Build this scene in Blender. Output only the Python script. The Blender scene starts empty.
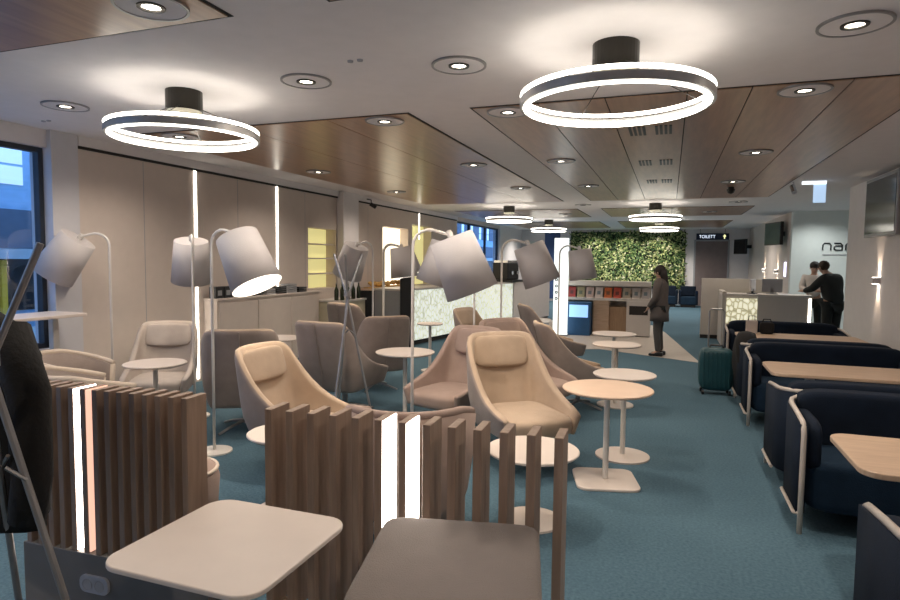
import bpy, bmesh, math, random
from mathutils import Vector, Matrix, Euler
rnd = random.Random(7)
S = bpy.context.scene
COL = S.collection
PI = math.pi
CH = 2.97           # ceiling height

# ------------------------------------------------------------------ materials
def principled(name):
    m = bpy.data.materials.new(name); m.use_nodes = True
    nt = m.node_tree
    return m, nt, nt.nodes['Principled BSDF']

def mat(name, col, rough=.6, metal=0., var=.06, scale=8., bump=0., bscale=60., spec=.5, sheen=0.):
    m, nt, b = principled(name)
    tc = nt.nodes.new('ShaderNodeTexCoord')
    n = nt.nodes.new('ShaderNodeTexNoise'); n.inputs['Scale'].default_value = scale; n.inputs['Detail'].default_value = 3
    nt.links.new(tc.outputs['Object'], n.inputs['Vector'])
    r = nt.nodes.new('ShaderNodeValToRGB')
    a = [max(0, c*(1-var)) for c in col]; z = [min(1, c*(1+var)) for c in col]
    r.color_ramp.elements[0].color = (*a, 1); r.color_ramp.elements[1].color = (*z, 1)
    r.color_ramp.elements[0].position = .3; r.color_ramp.elements[1].position = .7
    nt.links.new(n.outputs['Fac'], r.inputs['Fac']); nt.links.new(r.outputs['Color'], b.inputs['Base Color'])
    b.inputs['Roughness'].default_value = rough; b.inputs['Metallic'].default_value = metal
    b.inputs['Specular IOR Level'].default_value = spec
    if sheen: b.inputs['Sheen Weight'].default_value = sheen
    if bump:
        n2 = nt.nodes.new('ShaderNodeTexNoise'); n2.inputs['Scale'].default_value = bscale; n2.inputs['Detail'].default_value = 2
        nt.links.new(tc.outputs['Object'], n2.inputs['Vector'])
        bp = nt.nodes.new('ShaderNodeBump'); bp.inputs['Strength'].default_value = bump; bp.inputs['Distance'].default_value = .01
        nt.links.new(n2.outputs['Fac'], bp.inputs['Height']); nt.links.new(bp.outputs['Normal'], b.inputs['Normal'])
    return m

def wood(name, c1, c2, rough=.4, sc=(1.5, 14, 14), spec=.5):
    m, nt, b = principled(name)
    tc = nt.nodes.new('ShaderNodeTexCoord'); mp = nt.nodes.new('ShaderNodeMapping')
    mp.inputs['Scale'].default_value = sc
    n = nt.nodes.new('ShaderNodeTexNoise'); n.inputs['Scale'].default_value = 3; n.inputs['Detail'].default_value = 5
    r = nt.nodes.new('ShaderNodeValToRGB')
    r.color_ramp.elements[0].color = (*c1, 1); r.color_ramp.elements[1].color = (*c2, 1)
    r.color_ramp.elements[0].position = .3; r.color_ramp.elements[1].position = .7
    nt.links.new(tc.outputs['Object'], mp.inputs['Vector']); nt.links.new(mp.outputs['Vector'], n.inputs['Vector'])
    nt.links.new(n.outputs['Fac'], r.inputs['Fac']); nt.links.new(r.outputs['Color'], b.inputs['Base Color'])
    b.inputs['Roughness'].default_value = rough; b.inputs['Specular IOR Level'].default_value = spec
    return m

def emit(name, col, s):
    m, nt, b = principled(name)
    b.inputs['Base Color'].default_value = (*[min(.8, c) for c in col], 1)
    b.inputs['Emission Color'].default_value = (*col, 1); b.inputs['Emission Strength'].default_value = s
    return m

M = {}
M['ceiling'] = mat('ceiling_paint', (.78, .735, .73), .85, var=.02)
M['wall'] = mat('wall_paint_warm', (.64, .555, .50), .75, var=.02)
M['wall_white'] = mat('wall_paint_white', (.74, .70, .70), .75, var=.02)
M['wall_right'] = mat('wall_paint_right', (.78, .72, .70), .7, var=.02)
M['alcove'] = mat('alcove_paint', (.66, .69, .665), .7, var=.02)
M['grey'] = mat('grey_paint', (.36, .36, .38), .7, var=.03)
M['pillar'] = mat('pillar_paint', (.60, .59, .62), .7, var=.02)
M['tile'] = mat('beige_floor_tile', (.50, .44, .39), .45, var=.05)
M['dark'] = mat('black_plastic', (.012, .012, .014), .4)
M['gap'] = mat('dark_gap', (.03, .026, .025), .9)
M['black_metal'] = mat('black_metal', (.03, .027, .022), .3, metal=.6)
M['chrome'] = mat('brushed_steel', (.55, .55, .57), .25, metal=1.)
M['band'] = mat('ring_band_grey', (.50, .49, .49), .35, metal=.4)
M['white_metal'] = mat('white_lacquer_metal', (.70, .66, .62), .4)
M['grey_metal'] = mat('grey_metal', (.33, .32, .32), .4, metal=.7)
M['tube'] = mat('pale_tube', (.52, .46, .41), .35)
M['laminate'] = mat('cream_laminate', (.67, .585, .53), .38, var=.02)
M['laminate_peach'] = mat('peach_laminate', (.68, .50, .38), .4, var=.03)
M['oak'] = wood('light_oak', (.52, .36, .25), (.62, .45, .32), .4, (2, 14, 14))
M['slat'] = wood('slat_wood', (.27, .185, .14), (.37, .265, .20), .5, (14, 14, 1.2))
M['slat_front'] = M['slat']
M['taupe'] = mat('taupe_fabric', (.27, .215, .19), .9, var=.08, bump=.35, bscale=180, sheen=.2)
M['tan'] = mat('tan_fabric', (.43, .325, .24), .9, var=.06, bump=.35, bscale=180, sheen=.2)
M['pale_fabric'] = mat('pale_fabric', (.42, .37, .34), .9, var=.06, bump=.3, bscale=180)
M['pink_fabric'] = mat('rose_taupe_fabric', (.36, .265, .225), .9, var=.06, bump=.3, bscale=180)
M['stool_fabric'] = mat('stool_fabric', (.165, .135, .122), .9, var=.06, bump=.4, bscale=220, sheen=.2)
M['piping'] = mat('cream_piping', (.62, .52, .43), .7)
M['navy'] = mat('navy_fabric', (.006, .012, .025), .9, var=.15, bump=.3, bscale=160, spec=.25)
M['navy_light'] = mat('navy_seat_fabric', (.010, .026, .050), .9, var=.15, bump=.3, bscale=160, spec=.25)
M['shade'] = mat('lamp_shade_fabric', (.49, .46, .46), .8, var=.03, bump=.15, bscale=120)
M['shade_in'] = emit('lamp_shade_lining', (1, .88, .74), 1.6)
M['bulb'] = emit('lamp_bulb', (1, .85, .65), 8)
M['led'] = emit('led_white', (1, .92, .82), 9)
M['led_warm'] = emit('led_peach', (1, .60, .45), .72)
M['ring'] = emit('ring_light_tube', (1, .94, .82), 6.6)
M['down'] = emit('downlight_lens', (1, .90, .76), 14)
M['strip'] = emit('wall_strip_light', (1, .93, .80), 5)
M['relief'] = None
M['niche_y'] = emit('niche_yellow_back', (.9, .80, .36), .45)  # glow put into the niche backs instead of lamps inside
M['niche_w'] = emit('niche_white_back', (1, .86, .62), 1.5)
M['screen_blue'] = emit('blue_screen', (.10, .42, 1.), .9)
M['totem'] = emit('totem_face', (.9, 1, .97), .95)
M['teal'] = mat('teal_plastic', (.010, .062, .078), .45, var=.08)
M['black_cloth'] = mat('black_cloth', (.010, .009, .009), .95, bump=.4, bscale=50)
M['skin'] = mat('skin', (.50, .31, .23), .6)
M['hair'] = mat('dark_hair', (.018, .012, .010), .7)
M['hair_b'] = mat('brown_hair', (.05, .03, .018), .7)
M['parka'] = mat('grey_brown_coat', (.105, .085, .078), .9, bump=.3, bscale=40)
M['jeans'] = mat('grey_trousers', (.085, .08, .075), .9)
M['suit'] = mat('black_suit', (.012, .014, .014), .85)
M['shirt'] = mat('white_shirt', (.62, .56, .52), .8)
M['desk'] = mat('desk_laminate', (.56, .51, .46), .5, var=.02)
M['desk_top'] = mat('desk_top_laminate', (.62, .57, .53), .4, var=.02)
M['oak_dark'] = wood('mid_oak', (.32, .20, .12), (.42, .28, .17), .5, (14, 14, 1.5))
M['bluebox'] = mat('blue_panel', (.02, .09, .22), .4)
M['door'] = mat('brown_door', (.19, .145, .14), .6)
M['sign'] = mat('navy_sign', (.006, .015, .05), .4)
M['sign_txt'] = emit('sign_lettering', (.75, .85, 1), 1.0)
M['sign_arrow'] = emit('sign_arrow', (1, .95, .45), 1.0)
M['screen'] = mat('dark_screen', (.05, .055, .05), .12, var=.03)
M['glass_dark'] = mat('bottle_glass', (.02, .03, .015), .15)
M['gold'] = mat('baked_goods', (.55, .33, .10), .7, var=.3, scale=30)
M['frame_dark'] = mat('dark_window_frame', (.03, .035, .045), .5)
M['base_grey'] = mat('grey_base_laminate', (.18, .168, .16), .6)
M['socket'] = mat('socket_plastic', (.40, .41, .46), .4)
M['train_y'] = mat('yellow_paint', (.85, .50, .03), .5)
M['facade_d'] = mat('grey_facade', (.10, .14, .20), .6)
M['facade_b'] = mat('blue_facade', (.30, .52, .75), .6)
M['facade_w'] = emit('lit_facade_panel', (.62, .78, 1), .55)
M['snow'] = mat('pale_concrete', (.45, .55, .60), .8)

def carpet():
    m, nt, b = principled('blue_carpet')
    tc = nt.nodes.new('ShaderNodeTexCoord')
    n = nt.nodes.new('ShaderNodeTexNoise'); n.inputs['Scale'].default_value = 55; n.inputs['Detail'].default_value = 4
    n2 = nt.nodes.new('ShaderNodeTexNoise'); n2.inputs['Scale'].default_value = .7
    nt.links.new(tc.outputs['Object'], n.inputs['Vector']); nt.links.new(tc.outputs['Object'], n2.inputs['Vector'])
    r = nt.nodes.new('ShaderNodeValToRGB')
    r.color_ramp.elements[0].color = (.052, .103, .142, 1); r.color_ramp.elements[1].color = (.098, .172, .222, 1)
    r.color_ramp.elements[0].position = .32; r.color_ramp.elements[1].position = .68
    mx = nt.nodes.new('ShaderNodeMix'); mx.data_type = 'FLOAT'; mx.inputs[0].default_value = .25
    nt.links.new(n.outputs['Fac'], mx.inputs[2]); nt.links.new(n2.outputs['Fac'], mx.inputs[3])
    nt.links.new(mx.outputs[0], r.inputs['Fac']); nt.links.new(r.outputs['Color'], b.inputs['Base Color'])
    b.inputs['Roughness'].default_value = .95; b.inputs['Specular IOR Level'].default_value = .2
    bp = nt.nodes.new('ShaderNodeBump'); bp.inputs['Strength'].default_value = .5; bp.inputs['Distance'].default_value = .01
    nt.links.new(n.outputs['Fac'], bp.inputs['Height']); nt.links.new(bp.outputs['Normal'], b.inputs['Normal'])
    return m
M['carpet'] = carpet()

def ceiling_wood():
    # satin veneer, grain along the room, thin dark seams between boards
    m, nt, b = principled('veneer_ceiling')
    tc = nt.nodes.new('ShaderNodeTexCoord'); mp = nt.nodes.new('ShaderNodeMapping'); mp.inputs['Scale'].default_value = (9, .8, 1)
    n = nt.nodes.new('ShaderNodeTexNoise'); n.inputs['Scale'].default_value = 2.5; n.inputs['Detail'].default_value = 6
    nt.links.new(tc.outputs['Object'], mp.inputs['Vector']); nt.links.new(mp.outputs['Vector'], n.inputs['Vector'])
    r = nt.nodes.new('ShaderNodeValToRGB')
    r.color_ramp.elements[0].color = (.31, .168, .098, 1); r.color_ramp.elements[1].color = (.43, .245, .145, 1)
    r.color_ramp.elements[0].position = .3; r.color_ramp.elements[1].position = .7
    nt.links.new(n.outputs['Fac'], r.inputs['Fac'])
    nt.links.new(r.outputs['Color'], b.inputs['Base Color'])
    b.inputs['Roughness'].default_value = .30; b.inputs['Specular IOR Level'].default_value = .8
    return m
M['veneer'] = ceiling_wood()

def relief():
    # backlit relief of small overlapping scales
    m, nt, b = principled('backlit_relief')
    tc = nt.nodes.new('ShaderNodeTexCoord'); mp = nt.nodes.new('ShaderNodeMapping'); mp.inputs['Scale'].default_value = (9, 9, 6)
    v = nt.nodes.new('ShaderNodeTexVoronoi'); v.feature = 'DISTANCE_TO_EDGE'; v.inputs['Scale'].default_value = 1.3
    nt.links.new(tc.outputs['Object'], mp.inputs['Vector']); nt.links.new(mp.outputs['Vector'], v.inputs['Vector'])
    r = nt.nodes.new('ShaderNodeValToRGB')
    r.color_ramp.elements[0].color = (.30, .27, .13, 1); r.color_ramp.elements[1].color = (1, .95, .70, 1)
    r.color_ramp.elements[0].position = .02; r.color_ramp.elements[1].position = .16
    nt.links.new(v.outputs['Distance'], r.inputs['Fac'])
    nt.links.new(r.outputs['Color'], b.inputs['Emission Color']); b.inputs['Emission Strength'].default_value = .62
    b.inputs['Base Color'].default_value = (.6, .57, .45, 1)
    return m
M['relief'] = relief()
def relief_white():
    m = M['relief'].copy(); m.name = 'backlit_relief_white'
    for n in m.node_tree.nodes:
        if n.type == 'VALTORGB':
            n.color_ramp.elements[0].color = (.38, .42, .34, 1); n.color_ramp.elements[1].color = (.92, 1, .90, 1)
        if n.type == 'BSDF_PRINCIPLED': n.inputs['Emission Strength'].default_value = .62
    return m
M['relief_w'] = relief_white()

def leaves_mat():
    m, nt, b = principled('living_wall_leaves')
    g = nt.nodes.new('ShaderNodeNewGeometry')
    r = nt.nodes.new('ShaderNodeValToRGB')
    cr = r.color_ramp; cr.elements[0].color = (.010, .035, .008, 1); cr.elements[1].color = (.62, .50, .20, 1)
    for p, c in ((.3, (.028, .075, .018)), (.45, (.10, .18, .05)), (.57, (.27, .33, .12)), (.68, (.50, .50, .20)), (.8, (.66, .64, .48))):
        e = cr.elements.new(p); e.color = (*c, 1)
    tc = nt.nodes.new('ShaderNodeTexCoord'); nz = nt.nodes.new('ShaderNodeTexNoise'); nz.inputs['Scale'].default_value = 2.2; nz.inputs['Detail'].default_value = 2
    nt.links.new(tc.outputs['Object'], nz.inputs['Vector'])
    mx = nt.nodes.new('ShaderNodeMix'); mx.data_type = 'FLOAT'; mx.inputs[0].default_value = .55
    nt.links.new(g.outputs['Random Per Island'], mx.inputs[2]); nt.links.new(nz.outputs['Fac'], mx.inputs[3])
    nt.links.new(mx.outputs[0], r.inputs['Fac'])
    nt.links.new(r.outputs['Color'], b.inputs['Base Color']); b.inputs['Roughness'].default_value = .5
    return m
M['leaves'] = leaves_mat()

def glass_mat():
    m = bpy.data.materials.new('window_glass'); m.use_nodes = True; nt = m.node_tree; nt.nodes.clear()
    o = nt.nodes.new('ShaderNodeOutputMaterial'); mx = nt.nodes.new('ShaderNodeMixShader')
    t = nt.nodes.new('ShaderNodeBsdfTransparent'); t.inputs[0].default_value = (.9, .95, 1, 1)
    g = nt.nodes.new('ShaderNodeBsdfGlossy'); g.inputs['Roughness'].default_value = .02
    mx.inputs[0].default_value = .07
    nt.links.new(t.outputs[0], mx.inputs[1]); nt.links.new(g.outputs[0], mx.inputs[2])
    nt.links.new(mx.outputs[0], o.inputs[0])
    return m
M['glass'] = glass_mat()

# ------------------------------------------------------------------ mesh helpers
def link(o, parent=None):
    COL.objects.link(o)
    if parent is not None: o.parent = parent
    return o

def obj(name, bm, m, parent=None, loc=(0, 0, 0), rz=0., smooth=False, bevel=0., bseg=2, sub=0):
    me = bpy.data.meshes.new(name)
    bmesh.ops.recalc_face_normals(bm, faces=bm.faces[:])
    bm.to_mesh(me); bm.free()
    for mm in (m if isinstance(m, (list, tuple)) else [m]): me.materials.append(mm)
    if smooth: me.shade_smooth()
    o = bpy.data.objects.new(name, me); link(o, parent)
    o.location = loc; o.rotation_euler = (0, 0, rz)
    if bevel:
        b = o.modifiers.new('bevel', 'BEVEL'); b.width = bevel; b.segments = bseg; b.limit_method = 'ANGLE'; b.angle_limit = .6
    if sub:
        s = o.modifiers.new('sub', 'SUBSURF'); s.levels = sub; s.render_levels = sub
    return o

def thing(name, label, cat, loc=(0, 0, 0), rz=0., group=None):
    o = bpy.data.objects.new(name, None); link(o); o.empty_display_size = .1
    o.location = loc; o.rotation_euler = (0, 0, rz)
    o['label'] = label; o['category'] = cat
    if group: o['group'] = group
    return o

def tag(o, label, cat, group=None):
    o['label'] = label; o['category'] = cat
    if group: o['group'] = group
    return o

def struct(name, bm, m, **k):
    o = obj(name, bm, m, **k); o['kind'] = 'structure'
    return o

def dup(root, loc, rz=None, label=None, group=None):
    r = root.copy(); COL.objects.link(r); r.location = loc
    if rz is not None: r.rotation_euler = (0, 0, rz)
    if label: r['label'] = label
    if group: r['group'] = group
    for ch in list(root.children):
        c = ch.copy(); COL.objects.link(c); c.parent = r
        for g in list(ch.children):
            d = g.copy(); COL.objects.link(d); d.parent = c
    return r

def B(): return bmesh.new()

def box(bm, a, b, mi=0):
    x0, y0, z0 = a; x1, y1, z1 = b
    v = [bm.verts.new(p) for p in ((x0,y0,z0),(x1,y0,z0),(x1,y1,z0),(x0,y1,z0),(x0,y0,z1),(x1,y0,z1),(x1,y1,z1),(x0,y1,z1))]
    for f in ((3,2,1,0),(4,5,6,7),(0,1,5,4),(1,2,6,5),(2,3,7,6),(3,0,4,7)):
        bm.faces.new([v[i] for i in f]).material_index = mi
    return bm
def bx(a, b): return box(B(), a, b)

def lathe(bm, prof, seg=24, c=(0, 0, 0), cap=True):
    rings = []
    for r, z in prof:
        rings.append([bm.verts.new((c[0]+r*math.cos(2*PI*i/seg), c[1]+r*math.sin(2*PI*i/seg), c[2]+z)) for i in range(seg)])
    for k in range(len(rings)-1):
        for i in range(seg):
            j = (i+1) % seg
            bm.faces.new((rings[k][i], rings[k][j], rings[k+1][j], rings[k+1][i]))
    if cap:
        bm.faces.new(rings[0][::-1]); bm.faces.new(rings[-1])
    return bm

def torus(bm, R, r, c=(0, 0, 0), seg=64, sides=10, sz=1.):
    rings = []
    for i in range(seg):
        a = 2*PI*i/seg
        rings.append([bm.verts.new((c[0]+(R+r*math.cos(2*PI*k/sides))*math.cos(a), c[1]+(R+r*math.cos(2*PI*k/sides))*math.sin(a), c[2]+r*sz*math.sin(2*PI*k/sides))) for k in range(sides)])
    for i in range(seg):
        for k in range(sides):
            bm.faces.new((rings[i][k], rings[(i+1) % seg][k], rings[(i+1) % seg][(k+1) % sides], rings[i][(k+1) % sides]))
    return bm

def tube(bm, pts, r, seg=8, r2=None):
    pts = [Vector(p) for p in pts]; n = len(pts); rings = []
    prev = None
    for i, p in enumerate(pts):
        t = (pts[min(i+1, n-1)] - pts[max(i-1, 0)]).normalized()
        if prev is None:
            a = Vector((0, 0, 1)) if abs(t.z) < .9 else Vector((1, 0, 0))
            u = t.cross(a).normalized()
        else:
            u = (prev - t*prev.dot(t)).normalized()
        w = t.cross(u); prev = u
        rr = r if r2 is None else r + (r2-r)*i/(n-1)
        rings.append([bm.verts.new(p + rr*(math.cos(2*PI*k/seg)*u + math.sin(2*PI*k/seg)*w)) for k in range(seg)])
    for i in range(n-1):
        for k in range(seg):
            bm.faces.new((rings[i][k], rings[i][(k+1) % seg], rings[i+1][(k+1) % seg], rings[i+1][k]))
    bm.faces.new(rings[0][::-1]); bm.faces.new(rings[-1])
    return bm

def prism(bm, poly, z0, z1):
    lo = [bm.verts.new((x, y, z0)) for x, y in poly]; hi = [bm.verts.new((x, y, z1)) for x, y in poly]
    n = len(poly)
    bm.faces.new(lo[::-1]); bm.faces.new(hi)
    for i in range(n): bm.faces.new((lo[i], lo[(i+1) % n], hi[(i+1) % n], hi[i]))
    return bm

def rrect(x0, y0, x1, y1, r, n=6):
    out = []
    for cx, cy, a0 in ((x1-r, y1-r, 0), (x0+r, y1-r, PI/2), (x0+r, y0+r, PI), (x1-r, y0+r, 1.5*PI)):
        for i in range(n+1):
            a = a0 + PI/2*i/n; out.append((cx+r*math.cos(a), cy+r*math.sin(a)))
    return out

def pillow(bm, a, b, n=6, p=5.):
    """a soft box: faces bulge, edges rounded"""
    x0, y0, z0 = a; x1, y1, z1 = b
    s = bmesh.ops.create_cube(bm, size=2.)['verts']
    es = list({e for v in s for e in v.link_edges})
    bmesh.ops.subdivide_edges(bm, edges=es, cuts=n, use_grid_fill=True)
    for v in bm.verts:
        x, y, z = v.co
        l = (abs(x)**p + abs(y)**p + abs(z)**p)**(1/p)
        v.co = Vector((x/l, y/l, z/l))
    c = Vector(((x0+x1)/2, (y0+y1)/2, (z0+z1)/2)); h = Vector(((x1-x0)/2, (y1-y0)/2, (z1-z0)/2))
    for v in bm.verts: v.co = Vector((c.x+v.co.x*h.x, c.y+v.co.y*h.y, c.z+v.co.z*h.z))
    return bm

def spot(name, loc, power, col=(1, .88, .72), size=2.0, blend=.6, rad=.05, direction=(0, 0, -1), parent=None):
    l = bpy.data.lights.new(name, 'SPOT'); l.energy = power; l.color = col; l.spot_size = size; l.spot_blend = blend; l.shadow_soft_size = rad
    o = bpy.data.objects.new(name, l); link(o, parent); o.location = loc
    o.rotation_euler = Vector(direction).to_track_quat('-Z', 'Y').to_euler()
    return o

# ------------------------------------------------------------------ the room shell
XL, XR, YN, YF = -6.0, 2.8, -2.5, 25.6
struct('floor', bx((-6.4, YN-.2, -.1), (6.2, YF+.2, 0)), M['carpet'])
bm = prism(B(), [(-3.3, 10.9), (-1.22, 11.95), (.53, 11.0), (-.06, 15.4), (-.4, 17.0), (-3.0, 18), (-3.4, 14.5)], 0, .006)
struct('floor_beige_tiles', bm, M['tile'])
struct('ceiling', bx((-7.0, YN-.2, CH), (6.2, YF+.2, CH+.12)), M['ceiling'])

def veneer_panel(k, x0, x1, y0, y1, seams=()):
    bm = B(); box(bm, (x0-.022, y0-.022, CH-.004), (x1+.022, y1+.022, CH-.001))
    struct('ceiling_gap_%d' % k, bm, M['gap'])
    bm = B()
    xs = [x0] + list(seams) + [x1]
    for a, b in zip(xs[:-1], xs[1:]):
        box(bm, (a+.005 if a != x0 else a, y0, CH-.010), (b-.005 if b != x1 else b, y1, CH-.003))
    struct('ceiling_wood_%d' % k, bm, M['veneer'])
veneer_panel(1, -1.60, 1.72, 4.95, 13.15, (-1.05, -.52, .08, .52, 1.15))
veneer_panel(2, -5.35, -2.20, 4.95, 13.15, (-4.0, -3.0))
veneer_panel(3, -5.35, -2.23, -2.2, 2.69, (-4.0,))
veneer_panel(4, -1.61, 1.72, -2.2, 2.69, (.0,))
veneer_panel(5, -1.60, 1.72, 15.2, 18.0, (.0,))
veneer_panel(6, -5.35, -2.2, 15.2, 18.0, (-4.0,))
veneer_panel(7, -1.60, 1.72, 20.2, 24.0, (.0,))
veneer_panel(8, -5.35, -2.2, 20.2, 24.0, (-4.0,))

# left wall in stretches, with niches and windows between
W0 = -6.25
def wl(k, y0, y1, z0=0., z1=CH, m='wall', x1=XL):
    return struct('wall_left_%d' % k, bx((W0, y0, z0), (x1, y1, z1)), M[m])
wl(1, 4.80, 9.25); 
wl(2, 9.25, 10.2, 0, 1.15); wl(3, 9.25, 10.2, 2.24, CH)
wl(4, 10.2, 12.2)
wl(5, 12.2, 13.6, 0, 1.05); wl(6, 12.2, 13.6, 2.42, CH)
wl(7, 13.6, 13.85)
wl(8, 13.85, 15.1, 0, 1.05); wl(9, 13.85, 15.1, 2.55, CH)
wl(10, 15.1, 17.2)
wl(11, 17.2, 22.0, 0, .9); wl(12, 17.2, 22.0, 2.85, CH)
wl(13, 22.0, YF, m='wall_white')
wl(14, YN, 4.5, 0, .74, m='wall_white'); wl(15, YN, 4.5, 2.79, CH, m='wall_white')
struct('wall_left_pillar', bx((W0, 4.5, 0), (XL+.06, 4.80, CH)), M['pillar'])
struct('wall_left_column', bx((W0, 10.24, 0), (XL+.14, 10.84, CH)), M['wall_white'])
# shadow gap and pale cornice along the top of the left wall
struct('trim_1', bx((XL, 4.82, CH-.13), (XL+.02, 17.1, CH-.10)), M['gap'])
struct('trim_2', bx((XL, 4.82, CH-.10), (XL+.05, 17.1, CH)), M['wall_white'])
# vertical panel joints
for k, y in enumerate((5.7, 7.4, 9.15, 11.5)):
    struct('trim_%d' % (k+3), bx((XL-.005, y, 0), (XL+.002, y+.008, CH-.14)), M['grey'])
# window one (near left)
def window(n, y0, y1, z0, z1, mull):
    bm = B(); x0, x1 = XL-.14, XL-.06; t = .05
    box(bm, (x0, y0, z0), (x1, y1, z0+t)); box(bm, (x0, y0, z1-t), (x1, y1, z1))
    box(bm, (x0, y0, z0+t), (x1, y0+t, z1-t)); box(bm, (x0, y1-t, z0+t), (x1, y1, z1-t))
    for m_ in mull: box(bm, (x0, m_-t/2, z0+t), (x1, m_+t/2, z1-t))
    w = struct('window_%d' % n, bm, M['frame_dark'])
    p = obj('pane', bx((XL-.105, y0+t, z0+t), (XL-.095, y1-t, z1-t)), M['glass'], w)
window(1, YN, 4.5, .74, 2.79, (2.2, 0.))
window(2, 17.2, 22.0, .9, 2.85, (18.6, 20.4))
# backs of the niches; their own glow stands in for lamps lighting the recess
def niche(n, y0, y1, z0, z1, m, shelves):
    bm = B(); x0, x1 = W0-.06, XL
    box(bm, (W0+.001, y0+.001, z0+.001), (W0+.03, y1-.001, z1-.001))
    o = struct('wall_niche_%d' % n, bm, m)
    for z in shelves:
        obj('shelf', bx((W0+.031, y0+.002, z), (XL-.03, y1-.002, z+.025)), M['wall'], o)
niche(1, 9.25, 10.2, 1.15, 2.24, M['niche_y'], (1.4, 1.68, 1.94))
niche(2, 12.2, 13.6, 1.05, 2.42, M['niche_w'], ())
niche(3, 13.85, 15.1, 1.05, 2.55, M['niche_y'], ())

# right side: wall, alcove, far wall
struct('wall_right_1', bx((XR, YN, 0), (XR+.2, 11.95, CH)), M['wall_right'])
struct('wall_right_2', bx((XR+.2, 11.75, 0), (5.8, 11.95, CH)), M['wall_right'])
struct('wall_right_3', bx((5.6, 11.95, 0), (5.8, 17.0, CH)), M['alcove'])
struct('wall_right_4', bx((XR, 17.0, 0), (5.8, 17.2, CH)), M['alcove'])
struct('wall_right_5', bx((XR, 17.2, 0), (XR+.2, YF, CH)), M['wall'])
struct('wall_back', bx((W0, YF, 0), (XR+.2, YF+.2, CH)), M['wall_white'])
struct('wall_front', bx((-6.4, YN-.2, 0), (XR+.2, YN, CH)), M['wall'])
struct('baseboard_back', bx((XL, YF-.02, 0), (.9, YF, .1)), M['grey'])
d = struct('door_1', bx((.92, YF-.04, 0), (2.06, YF-.005, 2.5)), M['door'])
obj('door_frame', box(box(bx((.86, YF-.05, 0), (.92, YF-.002, 2.56)), (2.06, YF-.05, 0), (2.12, YF-.002, 2.56)), (.86, YF-.05, 2.5), (2.12, YF-.002, 2.56)), M['grey'], d)
obj('door_handle', tube(B(), [(1.94, YF-.05, 1.05), (1.94, YF-.09, 1.05), (1.80, YF-.09, 1.05)], .012), M['chrome'], d)
# tall blue doorway in the far wall, left of the living wall
struct('window_3', bx((-5.0, YF-.03, .1), (-4.35, YF-.004, 2.85)), mat('blue_glazing', (.05, .09, .22), .2))
struct('wall_back_panel', bx((-5.75, YF-.06, 0), (-5.05, YF-.002, 2.5)), M['alcove'])

# ------------------------------------------------------------------ ceiling lights
def ring_pendant(label):
    t = thing('ring_pendant', label, 'pendant light', (0, 0, 0), 0, 'ring pendant lights')
    obj('canopy', lathe(B(), [(.13, -.15), (.135, -.145), (.135, 0), (.0, 0)], 32, cap=False), M['black_metal'], t, (0, 0, 0), smooth=False)
    obj('canopy_disc', lathe(B(), [(.0, -.185), (.12, -.185), (.125, -.15), (.0, -.15)], 32, cap=False), mat('cream_disc', (.62, .58, .47), .6), t)
    z = -.33
    obj('ring_band', lathe(B(), [(.533, z-.028), (.556, z-.028), (.556, z+.018), (.533, z+.018), (.533, z-.028)], 72, cap=False), M['band'], t, smooth=False)
    obj('lower_tube', torus(B(), .520, .018, (0, 0, z-.022), 72, 10), M['ring'], t, smooth=True)
    obj('upper_tube', torus(B(), .543, .012, (0, 0, z+.042), 72, 10), M['ring'], t, smooth=True)
    for k in range(4):
        a = 2*PI*k/4 + .5
        obj('suspension_wire', tube(B(), [(.12*math.cos(a), .12*math.sin(a), -.13), (.556*math.cos(a), .556*math.sin(a), z+.03)], .003, 5), M['black_metal'], t)
    return t
RP = [(-.34, 3.77, 'ring pendant on black canopy, nearest one on the right side'),
      (-3.57, 3.80, 'ring pendant on black canopy, nearest one on the left side'),
      (-.34, 14.1, 'distant ring pendant over the aisle, second on the right side'),
      (-3.62, 14.1, 'distant ring pendant, second on the left side'),
      (-.34, 19.1, 'ring pendant just in front of the living wall, right one'),
      (-3.62, 19.1, 'ring pendant just in front of the living wall, left one')]
rp0 = ring_pendant(RP[0][2]); rp0.location = (RP[0][0], RP[0][1], CH)
for x, y, l in RP[1:]: dup(rp0, (x, y, CH), 0, l)

def downlight():
    t = thing('downlight', '', 'downlight', group='recessed ceiling downlights')
    obj('trim_ring', lathe(B(), [(.165, 0), (.165, -.012), (.18, -.012), (.18, 0)], 36, cap=False), M['grey_metal'], t)
    obj('plate', lathe(B(), [(.07, -.001), (.07, -.008), (.165, -.008), (.165, -.001)], 36, cap=False), M['ceiling'], t)
    obj('inner_collar', lathe(B(), [(.045, -.002), (.047, -.014), (.068, -.014), (.068, -.002)], 24, cap=False), M['black_metal'], t)
    obj('lens', lathe(B(), [(.0, -.006), (.046, -.006)], 20, cap=False), M['down'], t)
    return t
dl0 = None
rows = [(2.45, 'first row'), (3.84, 'second row'), (5.12, 'third row'), (7.8, 'fourth row'), (10.5, 'fifth row')]
cols = [(-4.88, 'column by the left wall'), (-2.50, 'left centre column'), (-1.34, 'right centre column'), (.88, 'right hand column')]
lampspots = []
for y, rn in rows:
    for x, cn in cols:
        if y == 2.45 and x not in (-2.50,): continue
        wood_c = (4.95 < y < 13.15) or y < 2.6
        if y > 4.9 and x == -4.88: pass
        z = CH - (.010 if wood_c else 0)
        lab = 'round downlight in the %s, %s, %s from the camera' % ('wood panel' if wood_c else 'white ceiling', cn, rn)
        if dl0 is None:
            dl0 = downlight(); dl0.location = (x, y, z); dl0['label'] = lab
        else: dup(dl0, (x, y, z), 0, lab)
        lampspots.append((x, y, z))
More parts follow.
